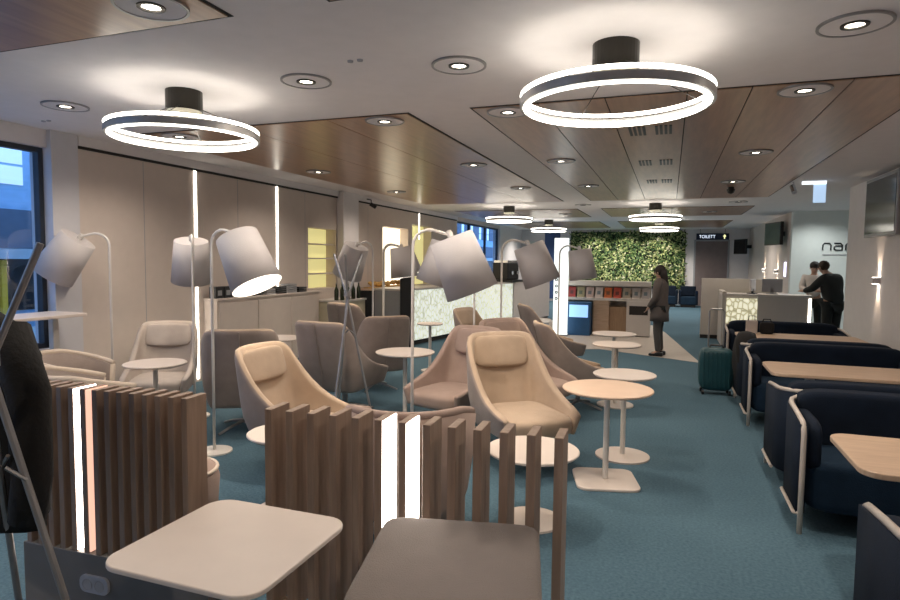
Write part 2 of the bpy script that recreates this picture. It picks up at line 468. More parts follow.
for x, y, cn in ((-1.9, 14.1, 'white beam between the two second row ring pendants'), (1.3, 14.1, 'white beam right of the distant ring pendant'), (.88, 16.6, 'distant wood panel over the reception desk'), (-2.7, 16.6, 'distant left wood panel near the bar')):
    z = CH-(.010 if y == 16.6 else 0)
    dup(dl0, (x, y, z), 0, 'recessed round downlight in the ' + cn); lampspots.append((x, y, z))
for k, (x, y, z) in enumerate(lampspots):
    spot('downlight_or_fill_lamp', (x, y, z-.02), 58, (1, .87, .73), 2.55, .8, .045)
# unseen fill spots over and behind the camera, continuing the downlight columns
for x, y in ((-2.5, -.6), (.88, -.6), (-4.88, -.6), (.88, 1.3), (-4.88, 1.3)):
    spot('downlight_or_fill_lamp', (x, y, CH-.05), 58, (1, .87, .73), 2.55, .8, .045)
for x, y in ((-.3, 21.5), (-2.2, 23.6), (.2, 23.6), (1.4, 20.0), (-4.2, 21.5), (-4.9, 18.6), (-4.9, 23.8)):
    spot('downlight_or_fill_lamp', (x, y, CH-.05), 150, (1, .94, .85), 2.6, .8, .06)  # added fill spots without fixtures, to brighten the far end

for x, y in ((3.5, 14.9), (4.6, 14.9), (3.3, 16.2)):
    spot('alcove_fill_lamp', (x, y, CH-.05), 50, (.95, 1, .98), 2.6, .8, .06)  # added spots without fixtures, to brighten the alcove wall

# slot grilles in the right hand wood panel
g0 = None
for k, (x, y) in enumerate(((-.34, 6.25), (-.10, 6.25), (-.34, 8.27), (-.09, 8.27), (-.31, 10.2), (-.09, 10.2))):
    bm = B()
    for i in range(4): box(bm, (-.075+i*.042, -.2, -.006), (-.05+i*.042, .2, 0))
    lab = 'slot air grille in the wood ceiling, %s of the %s pair from the camera' % (('left one', 'right one')[k % 2], ('first', 'second', 'third')[k//2])
    tag(obj('air_grille', bm, M['dark'], None, (x-.0, y, CH-.010)), lab, 'air vent', 'ceiling slot grilles')
for k, (x, y, l) in enumerate(((-1.95, 3.55, 'small pair of sprinkler caps in the white ceiling'), (-5.6, 4.2, 'small grey ceiling sensor near the window corner'))):
    bm = lathe(B(), [(.0, -.012), (.018, -.010), (.02, 0)], 16, (-.03, 0, 0), cap=False)
    lathe(bm, [(.0, -.012), (.018, -.010), (.02, 0)], 16, (.04, 0, 0), cap=False)
    tag(obj('ceiling_sensor', bm, M['grey'], None, (x, y, CH)), l, 'ceiling sensor')
t = thing('security_camera', 'small black dome camera hanging from the far end of the wood ceiling', 'camera', (.92, 11.3, CH-.010))
obj('mount', lathe(B(), [(.0, 0), (.05, 0), (.05, -.03), (.0, -.03)], 16, cap=False), M['dark'], t)
obj('dome', lathe(B(), [(.065, -.03), (.065, -.06), (.045, -.1), (.0, -.115)], 16, cap=False), M['dark'], t, smooth=True)
# track spotlight on the left wall cornice
t = thing('spotlight', 'small black spotlight at the top of the left wall by the column', 'spotlight', (-5.82, 11.3, CH-.13))
obj('stem', tube(B(), [(-.1, 0, .08), (0, 0, .06), (0, 0, -.02)], .012), M['black_metal'], t)
obj('head', tube(B(), [(0, -.05, -.02), (.10, .02, -.09)], .04, 12), M['dark'], t)

# light strips let into the left wall
for k, (y, z0, z1, l) in enumerate(((6.55, .04, CH-.13, 'tall vertical light strip in the left wall nearest the camera'), (8.35, 1.14, CH-.13, 'vertical light strip above the beige sideboard, second in the left wall'), (14.27, 2.2, CH-.13, 'short vertical light strip high in the left wall above the bar'))):
    tag(obj('wall_light_strip', bx((XL, y-.018, z0), (XL+.012, y+.018, z1)), M['strip'], None), l, 'light strip', 'vertical wall light strips')

# ------------------------------------------------------------------ wall lights, screens and signs on the right
def sconce(label, y):
    t = thing('wall_sconce', label, 'wall light', (XR, y, 1.46), 0, 'up and down wall sconces')
    obj('body', bx((-.09, -.06, -.045), (0, .06, .045)), M['wall_white'], t, bevel=.01)
    obj('lens', box(bx((-.075, -.045, .0455), (-.015, .045, .0475)), (-.075, -.045, -.0475), (-.015, .045, -.0455)), M['down'], t)
    for s in (1, -1):
        spot('sconce_lamp', (XR-.055, y, 1.46+s*.06), 11, (1, .78, .56), 1.05, .8, .02, (.25, 0, s))
    return t
sconce('white up and down wall sconce on the right wall below the television', 10.2)
sconce('right one of two distant wall sconces behind the reception desk', 18.9)
sconce('left one of two distant wall sconces behind the reception desk', 21.3)

t = thing('television', 'flat television in a pale frame high on the right wall', 'television', (XR, 9.98, 2.50))
obj('frame', bx((-.10, -.68, -.42), (0, .68, .42)), M['grey_metal'], t, bevel=.01)
obj('screen', bx((-.106, -.63, -.37), (-.1005, .63, .37)), M['screen'], t)
def wall_tv(label, x, y, z, rz, s, ln, col):
    t = thing('television', label, 'television', (x, y, z), rz)
    obj('housing', bx((-.62*s, -.04, -.38*s), (.62*s, .04, .38*s)), M['dark'], t, bevel=.01)
    obj('screen', bx((-.58*s, -.047, -.34*s), (.58*s, -.0405, .34*s)), mat('dim_screen', col, .2), t)
    obj('bracket', bx((-.06, .04, -.06), (.06, ln, .06)), M['dark'], t)
    return t
wall_tv('angled television with greenish screen above the two far sconces', 2.54, 18.0, 2.46, -1.32, .78, .253, (.10, .14, .13))
wall_tv('black wall mounted monitor beside the brown far door', 2.42, 24.8, 2.28, -1.22, .72, .385, (.012, .012, .014))

def text(name, body, size, m, loc, rot, extrude=.004, parent=None, sx=1.):
    c = bpy.data.curves.new(name, 'FONT'); c.body = body; c.size = size; c.extrude = extrude; c.align_x = 'LEFT'
    tmp = bpy.data.objects.new(name, c); COL.objects.link(tmp)
    dg = bpy.context.evaluated_depsgraph_get(); me = bpy.data.meshes.new_from_object(tmp.evaluated_get(dg))
    bpy.data.objects.remove(tmp)
    me.materials.clear(); me.materials.append(m)
    o = bpy.data.objects.new(name, me); link(o, parent); o.location = loc; o.rotation_euler = rot; o.scale = (sx, 1, 1)
    return o

# alcove lettering
t = thing('wall_lettering', 'dark lettering nar over a thin line on the pale alcove wall', 'sign', (3.47, 16.99, 2.02))
def letters_nar(bm):
    # squarish rounded strokes: n, a, r
    def stroke(pts, w=.017):
        tube(bm, [(x, 0, z) for x, z in pts], w, 6)
    h = .165
    def arch(x):
        return [(x, 0), (x, h-.04), (x+.035, h), (x+.135, h), (x+.17, h-.04), (x+.17, 0)]
    stroke(arch(0))
    x = .24
    stroke([(x, h), (x+.13, h), (x+.165, h-.04), (x+.165, 0), (x+.03, 0), (x, .03), (x, .07), (x+.03, .1), (x+.165, .1)])
    x = .48
    stroke([(x, 0), (x, h-.04), (x+.035, h), (x+.16, h)])
    return bm
obj('lettering', letters_nar(B()), M['dark'], t)
obj('underline', bx((0, -.004, -.12), (.9, .004, -.10)), M['grey'], t)

# sign above the far door
t = thing('direction_sign', 'dark blue overhead sign with pale lettering and a yellow arrow above the far door', 'sign', (1.5, YF-.12, 2.68))
obj('panel', bx((-.58, -.04, -.12), (.58, .04, .12)), M['sign'], t)
o = text('lettering', 'TOILETT', .17, M['sign_txt'], (-.48, -.045, -.06), (PI/2, 0, 0), .002, t, .88)
bm = B(); v = [bm.verts.new(p) for p in ((.40, -.045, -.085), (.44, -.045, -.085), (.44, -.045, .0), (.48, -.045, 0), (.42, -.045, .085), (.36, -.045, 0), (.40, -.045, 0))]; bm.faces.new(v)
obj('arrow', bm, M['sign_arrow'], t)
obj('hanger', box(bx((-.45, -.01, .12), (-.43, .01, .29)), (.43, -.01, .12), (.45, .01, .29)), M['grey_metal'], t)

# illuminated exit sign hanging on the right
t = thing('exit_sign', 'small pale blue illuminated plate hanging from the ceiling before the alcove', 'sign', (2.03, 10.9, CH))
obj('housing', bx((-.13, -.02, -.045), (.20, .02, 0)), emit('pale_white_light', (.85, .93, 1), 1.3), t)
obj('plate', bx((.03, -.006, -.33), (.20, .006, -.045)), emit('pale_blue_plate', (.45, .62, .85), .75), t)
t = thing('ceiling_spot', 'small silver spotlight on the ceiling left of the hanging exit plate', 'spotlight', (1.78, 10.9, CH))
obj('stem', tube(B(), [(0, 0, 0), (0, 0, -.05)], .012), M['chrome'], t)
obj('head', tube(B(), [(-.01, .03, -.06), (.01, -.06, -.17)], .04, 10), M['chrome'], t)
# vertical blue lamp on the alcove corner
tag(obj('corner_light', bx((XR-.04, 17.6, 1.35), (XR, 17.68, 1.72)), emit('violet_light', (.72, .70, 1), 2.0), None), 'small violet white lamp on the wall left of the alcove', 'wall light')

# ------------------------------------------------------------------ living wall
t = thing('living_wall', 'large living wall of mixed green plants on the far wall', 'living wall', (0, YF-.004, 0))
obj('backing', bx((-3.9, -.06, .62), (.55, 0, 2.88)), mat('dark_soil', (.012, .02, .008), .9), t)
bm = B()
for i in range(5200):
    x = rnd.uniform(-3.9, .55); z = rnd.uniform(.62, 2.88); y = -.06 - rnd.uniform(.0, .12)
    l = rnd.uniform(.06, .15); w = l*rnd.uniform(.3, .55); a = rnd.uniform(0, 2*PI)
    dx, dz = math.cos(a), math.sin(a); dy = -rnd.uniform(.2, .8)
    dv = Vector((dx, dy, dz)).normalized()*l; sv = Vector((-dz, rnd.uniform(-.4, .4), dx)).normalized()*w
    p = Vector((x, y, z))
    bm.faces.new([bm.verts.new(q) for q in (p, p+dv*.5+sv*.5, p+dv, p+dv*.5-sv*.5)])
o = obj('foliage', bm, M['leaves'], t); o['kind'] = 'stuff'
# spots washing the living wall
for x in (-2.9, -1.7, -.5): spot('wall_wash_lamp', (x, YF-1.3, CH-.06), 110, (1, .97, .88), 1.5, .7, .05, (0, .75, -1))

# ------------------------------------------------------------------ furniture makers
def armchair(label, inner, outer, loc, rz, group='high-backed lounge armchairs', sc=1.):
    """faces +X; a padded shell whose high back sweeps down into the arms"""
    t = thing('lounge_armchair', label, 'armchair', loc, rz, group); t.scale = (sc, sc, sc)
    half = [(0, -.40, 0), (.10, -.40, .15), (.20, -.39, .285), (.28, -.35, .345), (.36, -.24, .365), (.46, -.08, .365), (.58, .10, .375), (.72, .28, .37), (.84, .42, .355)]
    hh = [1.05, 1.05, 1.05, 1.02, .80, .64, .55, .505, .47]
    NV = 9
    bm = B(); cols_ = []
    seq = [(-1, i) for i in range(len(half)-1, 0, -1)] + [(1, i) for i in range(len(half))]
    for s, i in seq:
        u, x, y = half[i]; h = hh[i]; col = []
        zb = .27 + .03*(i > 4)
        for k in range(NV):
            f = k/(NV-1); z = zb + (h-zb)*f
            lean = max(0., z-.36)
            bw = max(0., 1-i/5.)          # the back leans, the arms do not
            xx = x - .26*lean*(.25+.75*bw)
            taper = 1 - .16*max(0., (.5-z)/.25)
            yy = s*y*taper
            xx = xx*taper if z < .5 else xx
            col.append(bm.verts.new((xx, yy, z)))
        cols_.append(col)
    for a, b in zip(cols_[:-1], cols_[1:]):
        for k in range(NV-1): bm.faces.new((a[k], b[k], b[k+1], a[k+1]))
    o = obj('shell', bm, [outer, inner], t, smooth=True)
    me = o.data
    # make normals point outwards (away from the seat)
    b2 = bmesh.new(); b2.from_mesh(me)
    b2.faces.ensure_lookup_table()
    f = min(b2.faces, key=lambda f: f.calc_center_median().x)
    if f.normal.x > 0: bmesh.ops.reverse_faces(b2, faces=b2.faces[:])
    b2.to_mesh(me); b2.free()
    md = o.modifiers.new('solid', 'SOLIDIFY'); md.thickness = .065; md.offset = -1; md.material_offset = 1; md.material_offset_rim = 1
    s = o.modifiers.new('sub', 'SUBSURF'); s.levels = 1; s.render_levels = 1
    # stitched seam down the outside of the back
    obj('seam', tube(B(), [(-.402-.26*max(0, z-.36), 0, z) for z in (.32, .45, .6, .75, .9, 1.03)], .006, 6), outer, t)
    # cushions
    obj('seat_cushion', pillow(B(), (-.30, -.30, .30), (.42, .30, .47)), inner, t, smooth=True)
    bm = pillow(B(), (-.034, -.265, -.14), (.034, .265, .14))
    for v in bm.verts: v.co = Matrix.Rotation(-.255, 3, 'Y') @ v.co + Vector((-.440, 0, .885))
    obj('head_cushion', bm, inner, t, smooth=True)
    obj('column', lathe(B(), [(.03, .06), (.03, .28)], 14), M['grey_metal'], t)
    for k in range(4):
        a = PI/4 + k*PI/2; c, s_ = math.cos(a), math.sin(a)
        obj('foot', tube(B(), [(0, 0, .09), (.2*c, .2*s_, .05), (.32*c, .32*s_, .014)], .016, 8, .013), M['grey_metal'], t)
    return t

def tub(label, loc, rz, inner, outer, h=.76):
    t = thing('tub_chair', label, 'armchair', loc, rz, 'low rounded tub chairs')
    n = 28; bm = B(); cs = []
    for i in range(n+1):
        a = -2.25 + 4.5*i/n; c, s = -math.cos(a), math.sin(a)
        top = h - .12*max(0, abs(a)-1.)/1.25
        cs.append([bm.verts.new((c*r, s*r*1.02, z)) for r, z in ((.29, .16), (.33, .28), (.36, .5), (.375, top))])
    for a, b in zip(cs[:-1], cs[1:]):
        for k in range(3): bm.faces.new((a[k], b[k], b[k+1], a[k+1]))
    o = obj('shell', bm, [outer, inner], t, smooth=True)
    md = o.modifiers.new('solid', 'SOLIDIFY'); md.thickness = .06; md.offset = 0; md.material_offset = 0; md.material_offset_rim = 1
    obj('rim_piping', tube(B(), [(-math.cos(-2.25+4.5*i/n)*.375, math.sin(-2.25+4.5*i/n)*.382, h+.012 - .12*max(0, abs(-2.25+4.5*i/n)-1.)/1.25) for i in range(n+1)], .026, 8), inner, t, smooth=True)
    obj('seat_cushion', lathe(B(), [(0, .24), (.29, .24), (.31, .28), (.31, .40), (.27, .44), (0, .45)], 28, cap=False), inner, t, smooth=True)
    obj('pedestal', lathe(B(), [(.0, 0), (.24, 0), (.24, .015), (.05, .03), (.04, .24), (0, .24)], 24, cap=False), M['grey_metal'], t)
    return t

def round_table(label, loc, dia, h=.73, top='laminate', base='square', bw=.42):
    t = thing('side_table', label, 'table', loc, 0, 'round side tables')
    r = dia/2
    obj('tabletop', lathe(B(), [(0, h-.022), (r-.012, h-.022), (r, h-.012), (r, h-.004), (r-.006, h), (0, h)], 48, cap=False), M[top], t)
    obj('pole', lathe(B(), [(.022, .02), (.022, h-.022)], 16), M['white_metal'], t)
    if base == 'square':
        obj('base', prism(B(), rrect(-bw/2, -bw/2, bw/2, bw/2, .08), 0, .022), M['laminate'], t, rz=.25, bevel=.006)
    else:
        obj('base', lathe(B(), [(0, 0), (bw/2, 0), (bw/2, .014), (.03, .024), (0, .024)], 36, cap=False), M['laminate'], t)
    return t

def floor_lamp(label, loc, rz, lit=True, power=14, tilt=.38):
    """pole at the origin, arm hooking over to +X, cone shade tilted away from the pole"""
    t = thing('floor_lamp', label, 'floor lamp', loc, rz, 'white floor lamps with tilted shades')
    obj('base', lathe(B(), [(0, 0), (.15, 0), (.15, .012), (.02, .02), (0, .02)], 32, cap=False), M['white_metal'], t)
    pts = [(0, 0, .02), (0, 0, 1.0), (0, 0, 1.72)] + [(.13-.13*math.cos(a), 0, 1.80+.13*math.sin(a)) for a in (0, .35, .7, 1.05, 1.4, 1.75)] + [(.24, 0, 1.905), (.29, 0, 1.885)]
    obj('pole', tube(B(), pts, .0125, 10), M['white_metal'], t, smooth=True)
    R_ = Matrix.Rotation(-tilt, 3, 'Y'); P_ = Vector((.30, 0, 1.87))
    def place(bm):
        for v in bm.verts: v.co = R_ @ v.co + P_
        return bm
    sh = obj('shade', place(lathe(B(), [(.175, 0), (.212, -.46)], 40, cap=False)), [M['shade'], M['shade_in'] if lit else M['shade']], t, smooth=True)
    b2 = bmesh.new(); b2.from_mesh(sh.data)
    ctr = R_ @ Vector((0, 0, -.23)) + P_
    if sum((f.calc_center_median()-ctr).dot(f.normal) for f in b2.faces) < 0: bmesh.ops.reverse_faces(b2, faces=b2.faces[:])
    b2.to_mesh(sh.data); b2.free()
    md = sh.modifiers.new('solid', 'SOLIDIFY'); md.thickness = .006; md.offset = -1; md.material_offset = 1; md.material_offset_rim = 0
    obj('shade_cap', place(lathe(B(), [(0, -.004), (.173, -.004), (.173, .001), (0, .001)], 32, cap=False)), M['shade'], t)
    obj('socket', place(lathe(B(), [(0, .06), (.02, .06), (.025, .03), (.025, -.10), (0, -.10)], 14, cap=False)), M['white_metal'], t)
    bmb = place(lathe(B(), [(0, -.10), (.025, -.11), (.035, -.16), (.02, -.2), (0, -.205)], 14, cap=False))
    obj('bulb', bmb, M['bulb'] if lit else M['white_metal'], t, smooth=True)
    if lit:
        q = Matrix.Rotation(rz, 3, 'Z')
        p = q @ (R_ @ Vector((0, 0, -.26)) + P_) + Vector(loc); dr = q @ (R_ @ Vector((0, 0, -1)))
        spot('floor_lamp_light', p, power, (1, .80, .58), 2.0, .8, .04, dr)
    return t

# ------------------------------------------------------------------ armchairs
armchair('tan lounge armchair right behind the slatted screen, nearest in the centre', M['tan'], M['taupe'], (-1.13, 4.92, 0), -.88)
armchair('tan lounge armchair facing right beside the left floor lamp, behind the gap between the screens', M['tan'], M['taupe'], (-2.66, 4.06, 0), -.06, sc=.95)
armchair('taupe lounge armchair seen from behind, left of and beyond the nearest left tan armchair', M['tan'], M['taupe'], (-3.92, 4.92, 0), 2.15)
armchair('taupe lounge armchair seen from behind with a centre seam, beside the coat tree', M['tan'], M['taupe'], (-3.36, 5.90, 0), 1.50)
armchair('taupe lounge armchair seen from behind to the left of the tall lamp pole', M['tan'], M['taupe'], (-3.58, 7.10, 0), 2.35, sc=.95)
armchair('taupe lounge armchair behind the coat tree, furthest of the left group', M['tan'], M['taupe'], (-4.40, 8.3, 0), 1.3)
armchair('rose taupe armchair behind and left of the central tan armchair, facing left', M['pink_fabric'], M['taupe'], (-1.98, 5.58, 0), -1.85, sc=.96)
armchair('rose taupe armchair behind the central tan armchair, its arm reaching to the round table', M['pink_fabric'], M['taupe'], (-1.36, 6.25, 0), -.60)
armchair('small distant tan armchair facing the camera under the large lamp shade', M['tan'], M['taupe'], (-2.62, 8.9, 0), -.30, sc=.9)
armchair('taupe lounge armchair turned away on the right of the central group, near the aisle', M['tan'], M['taupe'], (-.96, 7.08, 0), .45, sc=.95)
armchair('taupe lounge armchair beyond the one turned away, only its top in view', M['tan'], M['taupe'], (-1.60, 9.1, 0), .45)
armchair('pale grey armchair facing the camera against the left wall behind a white table', M['pale_fabric'], M['pale_fabric'], (-5.10, 5.02, 0), -1.0, sc=.92)
tub('cream rimmed taupe tub chair by the window pillar, right one of two', (-4.25, 3.45, 0), 1.2, M['piping'], M['taupe'], .80)
tub('cream rimmed taupe tub chair nearest the window, left one of two', (-4.95, 3.9, 0), .6, M['piping'], M['taupe'], .80)
tub('rose tub chair with rounded back close behind the right slatted screen', (-1.50, 3.45, 0), 1.9, M['pink_fabric'], M['pink_fabric'], .80)
t = thing('pouf', 'low taupe pouf with cream piping behind the left slatted screen', 'pouf', (-2.73, 2.78, 0))
obj('cushion', lathe(B(), [(0, .05), (.2, .05), (.23, .1), (.25, .38), (.23, .44), (.15, .46), (0, .465)], 28, cap=False), M['pink_fabric'], t, smooth=True)
obj('piping', torus(B(), .235, .012, (0, 0, .435), 36, 8), M['piping'], t, smooth=True)
obj('base', lathe(B(), [(0, 0), (.18, 0), (.18, .05), (0, .05)], 24, cap=False), M['gap'], t)

# ------------------------------------------------------------------ side tables
round_table('peach round side table on a square foot, nearest the aisle', (-.42, 4.75, 0), .68, .73, 'laminate_peach', 'square', .47)
round_table('white round side table on a round foot right behind the peach one', (-.34, 5.42, 0), .53, .73, 'laminate', 'round', .46)
round_table('small round side table near the beige floor, farther one of a pair', (-.68, 8.42, 0), .58, .73, 'laminate', 'round', .42)
round_table('small round side table near the beige floor, nearer one of a pair', (-.56, 7.35, 0), .56, .73, 'laminate', 'round', .42)
round_table('taupe topped round table left of the tall lamp pole', (-2.59, 5.81, 0), .62, .73, 'laminate', 'round', .42)
round_table('small white round table behind the tall lamp pole near the bar', (-3.40, 8.55, 0), .40, .73, 'laminate', 'round', .27)
round_table('white round table in front of the pale grey armchair on the left', (-4.40, 4.27, 0), .54, .73, 'laminate', 'round', .40)
round_table('white round table half hidden behind the tan armchair on the left', (-4.44, 6.22, 0), .55, .73, 'laminate', 'round', .40)
round_table('low cream round table seen through the right screen slats', (-.80, 3.83, 0), .60, .48, 'laminate', 'round', .40)
round_table('low cream round table in front of the left tan armchair, beside the screen', (-2.38, 3.39, 0), .50, .54, 'laminate', 'round', .40)
t = thing('bar_table', 'high white bar table by the left window', 'table', (-5.55, 3.95, 0))
obj('tabletop', prism(B(), rrect(-.40, -1.2, .12, .52, .06), 1.10, 1.13), M['laminate'], t, bevel=.006)
obj('leg', bx((-.17, .30, .02), (-.11, .36, 1.10)), M['white_metal'], t)
obj('leg', bx((-.17, -.9, .02), (-.11, -.84, 1.10)), M['white_metal'], t)
obj('foot', bx((-.25, -.95, 0), (.25, .6, .02)), M['white_metal'], t)

# ------------------------------------------------------------------ floor lamps
floor_lamp('large white floor lamp over the central tan armchair, nearest of all', (-1.90, 4.40, 0), .35, True, 11)
floor_lamp('white floor lamp with its lit opening in view, over the left tan armchair', (-3.70, 4.22, 0), -.12, True, 15, .50)
floor_lamp('white floor lamp behind the lit one, its shade turned left', (-4.72, 5.10, 0), 2.35, True, 10, .30)
floor_lamp('white floor lamp by the window pillar, its shade turned to the window', (-5.46, 4.74, 0), 3.6, False, 0, .62)
floor_lamp('white floor lamp with shade hanging over the coat tree', (-3.86, 7.55, 0), 2.9, True, 8, .42)
floor_lamp('cream lit floor lamp furthest back behind the coat tree', (-4.22, 8.6, 0), .1, True, 10, .12)
floor_lamp('small white floor lamp in front of the bright wall niche', (-4.51, 9.23, 0), .2, True, 8, .34)
floor_lamp('white floor lamp half hidden behind the largest shade', (-1.99, 6.30, 0), 3.45, False, 0, .3)
floor_lamp('white arched floor lamp right of the largest one, before the bar', (-1.82, 6.79, 0), .25, True, 12)
floor_lamp('small white floor lamp before the living wall, right of the arched one', (-1.62, 9.5, 0), .15, True, 8, .15)

# ------------------------------------------------------------------ coat trees
def coat_tree(label, loc, rz, sp=.27):
    t = thing('coat_tree', label, 'coat stand', loc, rz, 'metal tripod coat stands')
    for k in range(3):
        a = 2*PI*k/3; c, s = math.cos(a), math.sin(a)
        b = a + 2.6
        leg = obj('rod', tube(B(), [(sp*c, sp*s, .0), (.015*math.cos(b), .015*math.sin(b), 1.36), (.16*math.cos(b), .16*math.sin(b), 1.74)], .012, 8), M['grey_metal'], t)
        obj('hook', tube(B(), [(sp*c*.30, sp*s*.30, .95), (sp*c*.30-.05*c+.03*s, sp*s*.30-.05*s-.03*c, 1.0)], .007, 6), M['grey_metal'], leg)
    obj('clamp', lathe(B(), [(0, 1.33), (.035, 1.33), (.035, 1.38), (0, 1.38)], 12, cap=False), M['grey_metal'], t)
    return t
coat_tree('slim grey metal coat tree standing among the left armchairs', (-2.95, 5.23, 0), .4)
coat_tree('grey metal coat tree at the left edge, hung with a black coat', (-2.12, 1.36, 0), .25, .42)

# black coat on the near coat tree: a hanging, folded cloth body
bm = B(); n = 40; rings = []
cx0, cy0 = -2.50, 1.57
prof = [(1.50, .03, .03), (1.48, .10, .06), (1.42, .24, .10), (1.32, .30, .125), (1.1, .30, .14), (.9, .30, .15), (.78, .30, .155), (.68, .305, .16)]
for z, a, b in prof:
    ring = []
    for i in range(n):
        th = 2*PI*i/n; w = 1 + .10*math.sin(5*th+z*3)*(1.5-z)/.9
        ring.append(bm.verts.new((cx0 + .0 + a*w*math.cos(th), cy0 + b*w*math.sin(th) + .0, z + (.04*math.sin(3*th) if z < .65 else 0))))
    rings.append(ring)
for r0, r1 in zip(rings[:-1], rings[1:]):
    for i in range(n): bm.faces.new((r0[i], r0[(i+1) % n], r1[(i+1) % n], r1[i]))
bm.faces.new(rings[0]); bm.faces.new(rings[-1][::-1])
coat = thing('coat', 'black coat hanging on the coat tree at the left edge', 'coat', (0, 0, 0))
obj('coat_body', bm, M['black_cloth'], coat, smooth=True)
bm = B(); tube(bm, [(cx0+.20, cy0-.02, 1.42), (cx0+.33, cy0-.04, 1.2), (cx0+.36, cy0-.06, .9), (cx0+.34, cy0-.07, .74)], .075, 12, .06)
obj('sleeve', bm, M['black_cloth'], coat, smooth=True)
bm = B(); tube(bm, [(cx0-.20, cy0-.02, 1.42), (cx0-.33, cy0-.04, 1.2), (cx0-.36, cy0-.06, .9), (cx0-.34, cy0-.07, .74)], .075, 12, .06)
obj('sleeve', bm, M['black_cloth'], coat, smooth=True)

# ------------------------------------------------------------------ slatted screens
def screen(label, loc, rz, n, sp, h, z0, lit, last_wide=False, w=.036, dp=.155):
    t = thing('slatted_screen', label, 'room divider', loc, rz, 'wooden slat room dividers')
    for i in range(n):
        x = i*sp
        ww = w
        s = obj('slat', bx((x, 0, z0), (x+ww, dp, h)), M['slat'], t, bevel=.002, bseg=1)
        if i in lit:
            obj('led_panel', bx((x+ww, .004, z0+.005), (x+ww+.006, dp-.004, h-.004)), M[lit[i]], s)
            s['label'] = 'slat with a glowing white or peach side face'
    return t
sc = screen('long slatted wood screen with two glowing strips, behind the taupe stool', (-1.745, 2.32, 0), .035, 13, .1115, 1.0, .05, {5: 'led', 6: 'led_warm2'} if False else {5: 'led', 6: 'led'}, w=.036)
obj('bottom_rail', bx((0, .04, .02), (1.37, .11, .05)), M['slat'], sc)
sl = screen('slatted wood screen on a grey socket base, left, behind the black coat', (-2.835, 1.965, 0), .045, 14, .0695, 1.1, .34, {4: 'led', 5: 'led_warm'}, w=.030, dp=.125)
obj('base_box', bx((-.02, -.005, 0), (1.03, .15, .34)), M['base_grey'], sl, bevel=.004)
so = obj('socket_plate', prism(B(), rrect(0, 0, .165, .08, .032), 0, .012), M['socket'], sl)
so.rotation_euler = (PI/2, 0, 0); so.location = (.335, -.005, .165)
for k in range(2):
    s2 = obj('socket_well', lathe(B(), [(0, .0125), (.024, .0125), (.027, .014), (.027, .0122)], 18, cap=False), M['grey'], so)
    s2.location = (.045+k*.07, .0375, 0)

# ------------------------------------------------------------------ foreground table and stool
t = thing('side_table', 'cream rounded square table in the foreground beside the taupe stool', 'table', (-1.385, 1.66, 0))
obj('tabletop', prism(B(), rrect(-.30, -.29, .30, .29, .085, 8), .712, .73), M['laminate'], t, bevel=.005)
obj('pole', lathe(B(), [(.025, .02), (.025, .712)], 16), M['white_metal'], t)
obj('base', prism(B(), rrect(-.2, -.2, .2, .2, .06), 0, .022), M['laminate'], t, bevel=.005)
t = thing('stool', 'taupe upholstered square stool in the foreground at the bottom edge', 'stool', (-.69, 1.965, 0), .22)
obj('seat', pillow(B(), (-.31, -.36, .54), (.31, .33, .65), 12, 11.), M['stool_fabric'], t, smooth=True)
for sx in (-.22, .22):
    for sy in (-.22, .22): obj('leg', tube(B(), [(sx*1.1, sy*1.1, 0), (sx, sy, .54)], .016, 10), M['tube'], t)

# ------------------------------------------------------------------ booth sofas and booth tables on the right
def sofa(label, y_front, facing, x0=.82, x1=2.36):
    """facing -1: the seat opens towards the camera; +1: away from it"""
    w = x1-x0; D = .66
    t = thing('booth_sofa', label, 'sofa', ((x0+x1)/2, y_front, 0), 0 if facing < 0 else PI, 'navy booth sofas along the right wall')
    # local: front at y=0, back at y=D, x from -w/2..w/2
    h = w/2
    path = [(-h, 0), (-h, D*.35), (-h, D-.22)] + [(-h+.22-.22*math.cos(a), D-.22+.22*math.sin(a)) for a in (.4, .8, 1.2)] + [(-h+.22, D)]
    path = path + [(0, D)] + [(-x, y) for x, y in reversed(path)]
    def topz(i): 
        y = path[i][1]
        return .69 + .055*min(1, max(0, y/ D))
    bm = B(); cols_ = []
    for i, (x, y) in enumerate(path):
        cols_.append([bm.verts.new((x, y, z)) for z in (.13, .4, topz(i))])
    for a, b in zip(cols_[:-1], cols_[1:]):
        for k in range(2): bm.faces.new((a[k], b[k], b[k+1], a[k+1]))
    o = obj('shell', bm, M['navy'], t, smooth=True)
    md = o.modifiers.new('solid', 'SOLIDIFY'); md.thickness = .05; md.offset = 0
    pts = [(-h, -.012, 0), (-h, -.012, .35), (-h, -.012, .63), (-h, .006, .68), (-h, .04, .70)] + [(x, y, topz(i)+.012) for i, (x, y) in enumerate(path) if .05 < y]
    pts = pts + [(h, .04, .70), (h, .006, .68), (h, -.012, .63), (h, -.012, .35), (h, -.012, 0)]
    obj('frame_tube', tube(B(), pts, .0165, 8), M['tube'], t, smooth=True)
    for s in (-1, 1):
        obj('bottom_rail', tube(B(), [(s*h, -.012, .13), (s*(h+.03), .03, .12), (s*(h+.03), D-.2, .12)], .013, 8), M['tube'], t)
    obj('seat', pillow(B(), (-h+.035, .01, .13), (h-.035, D-.05, .46), 10, 10.), M['navy_light'], t, smooth=True)
    obj('backrest', pillow(B(), (-h+.05, D-.21, .40), (h-.05, D-.035, .825), 10, 9.), M['navy'], t, smooth=True)
    for s in (-1, 1):
        obj('armrest', pillow(B(), (s*(h-.075)-.045, .02, .38), (s*(h-.075)+.045, D-.1, .70), 6), M['navy'], t, smooth=True)
    return t
sofa('navy booth sofa cut off at the lower right corner, facing away', 2.94, 1, .805, 2.345)
sofa('navy booth sofa facing the camera behind the nearest booth table', 4.27, -1)
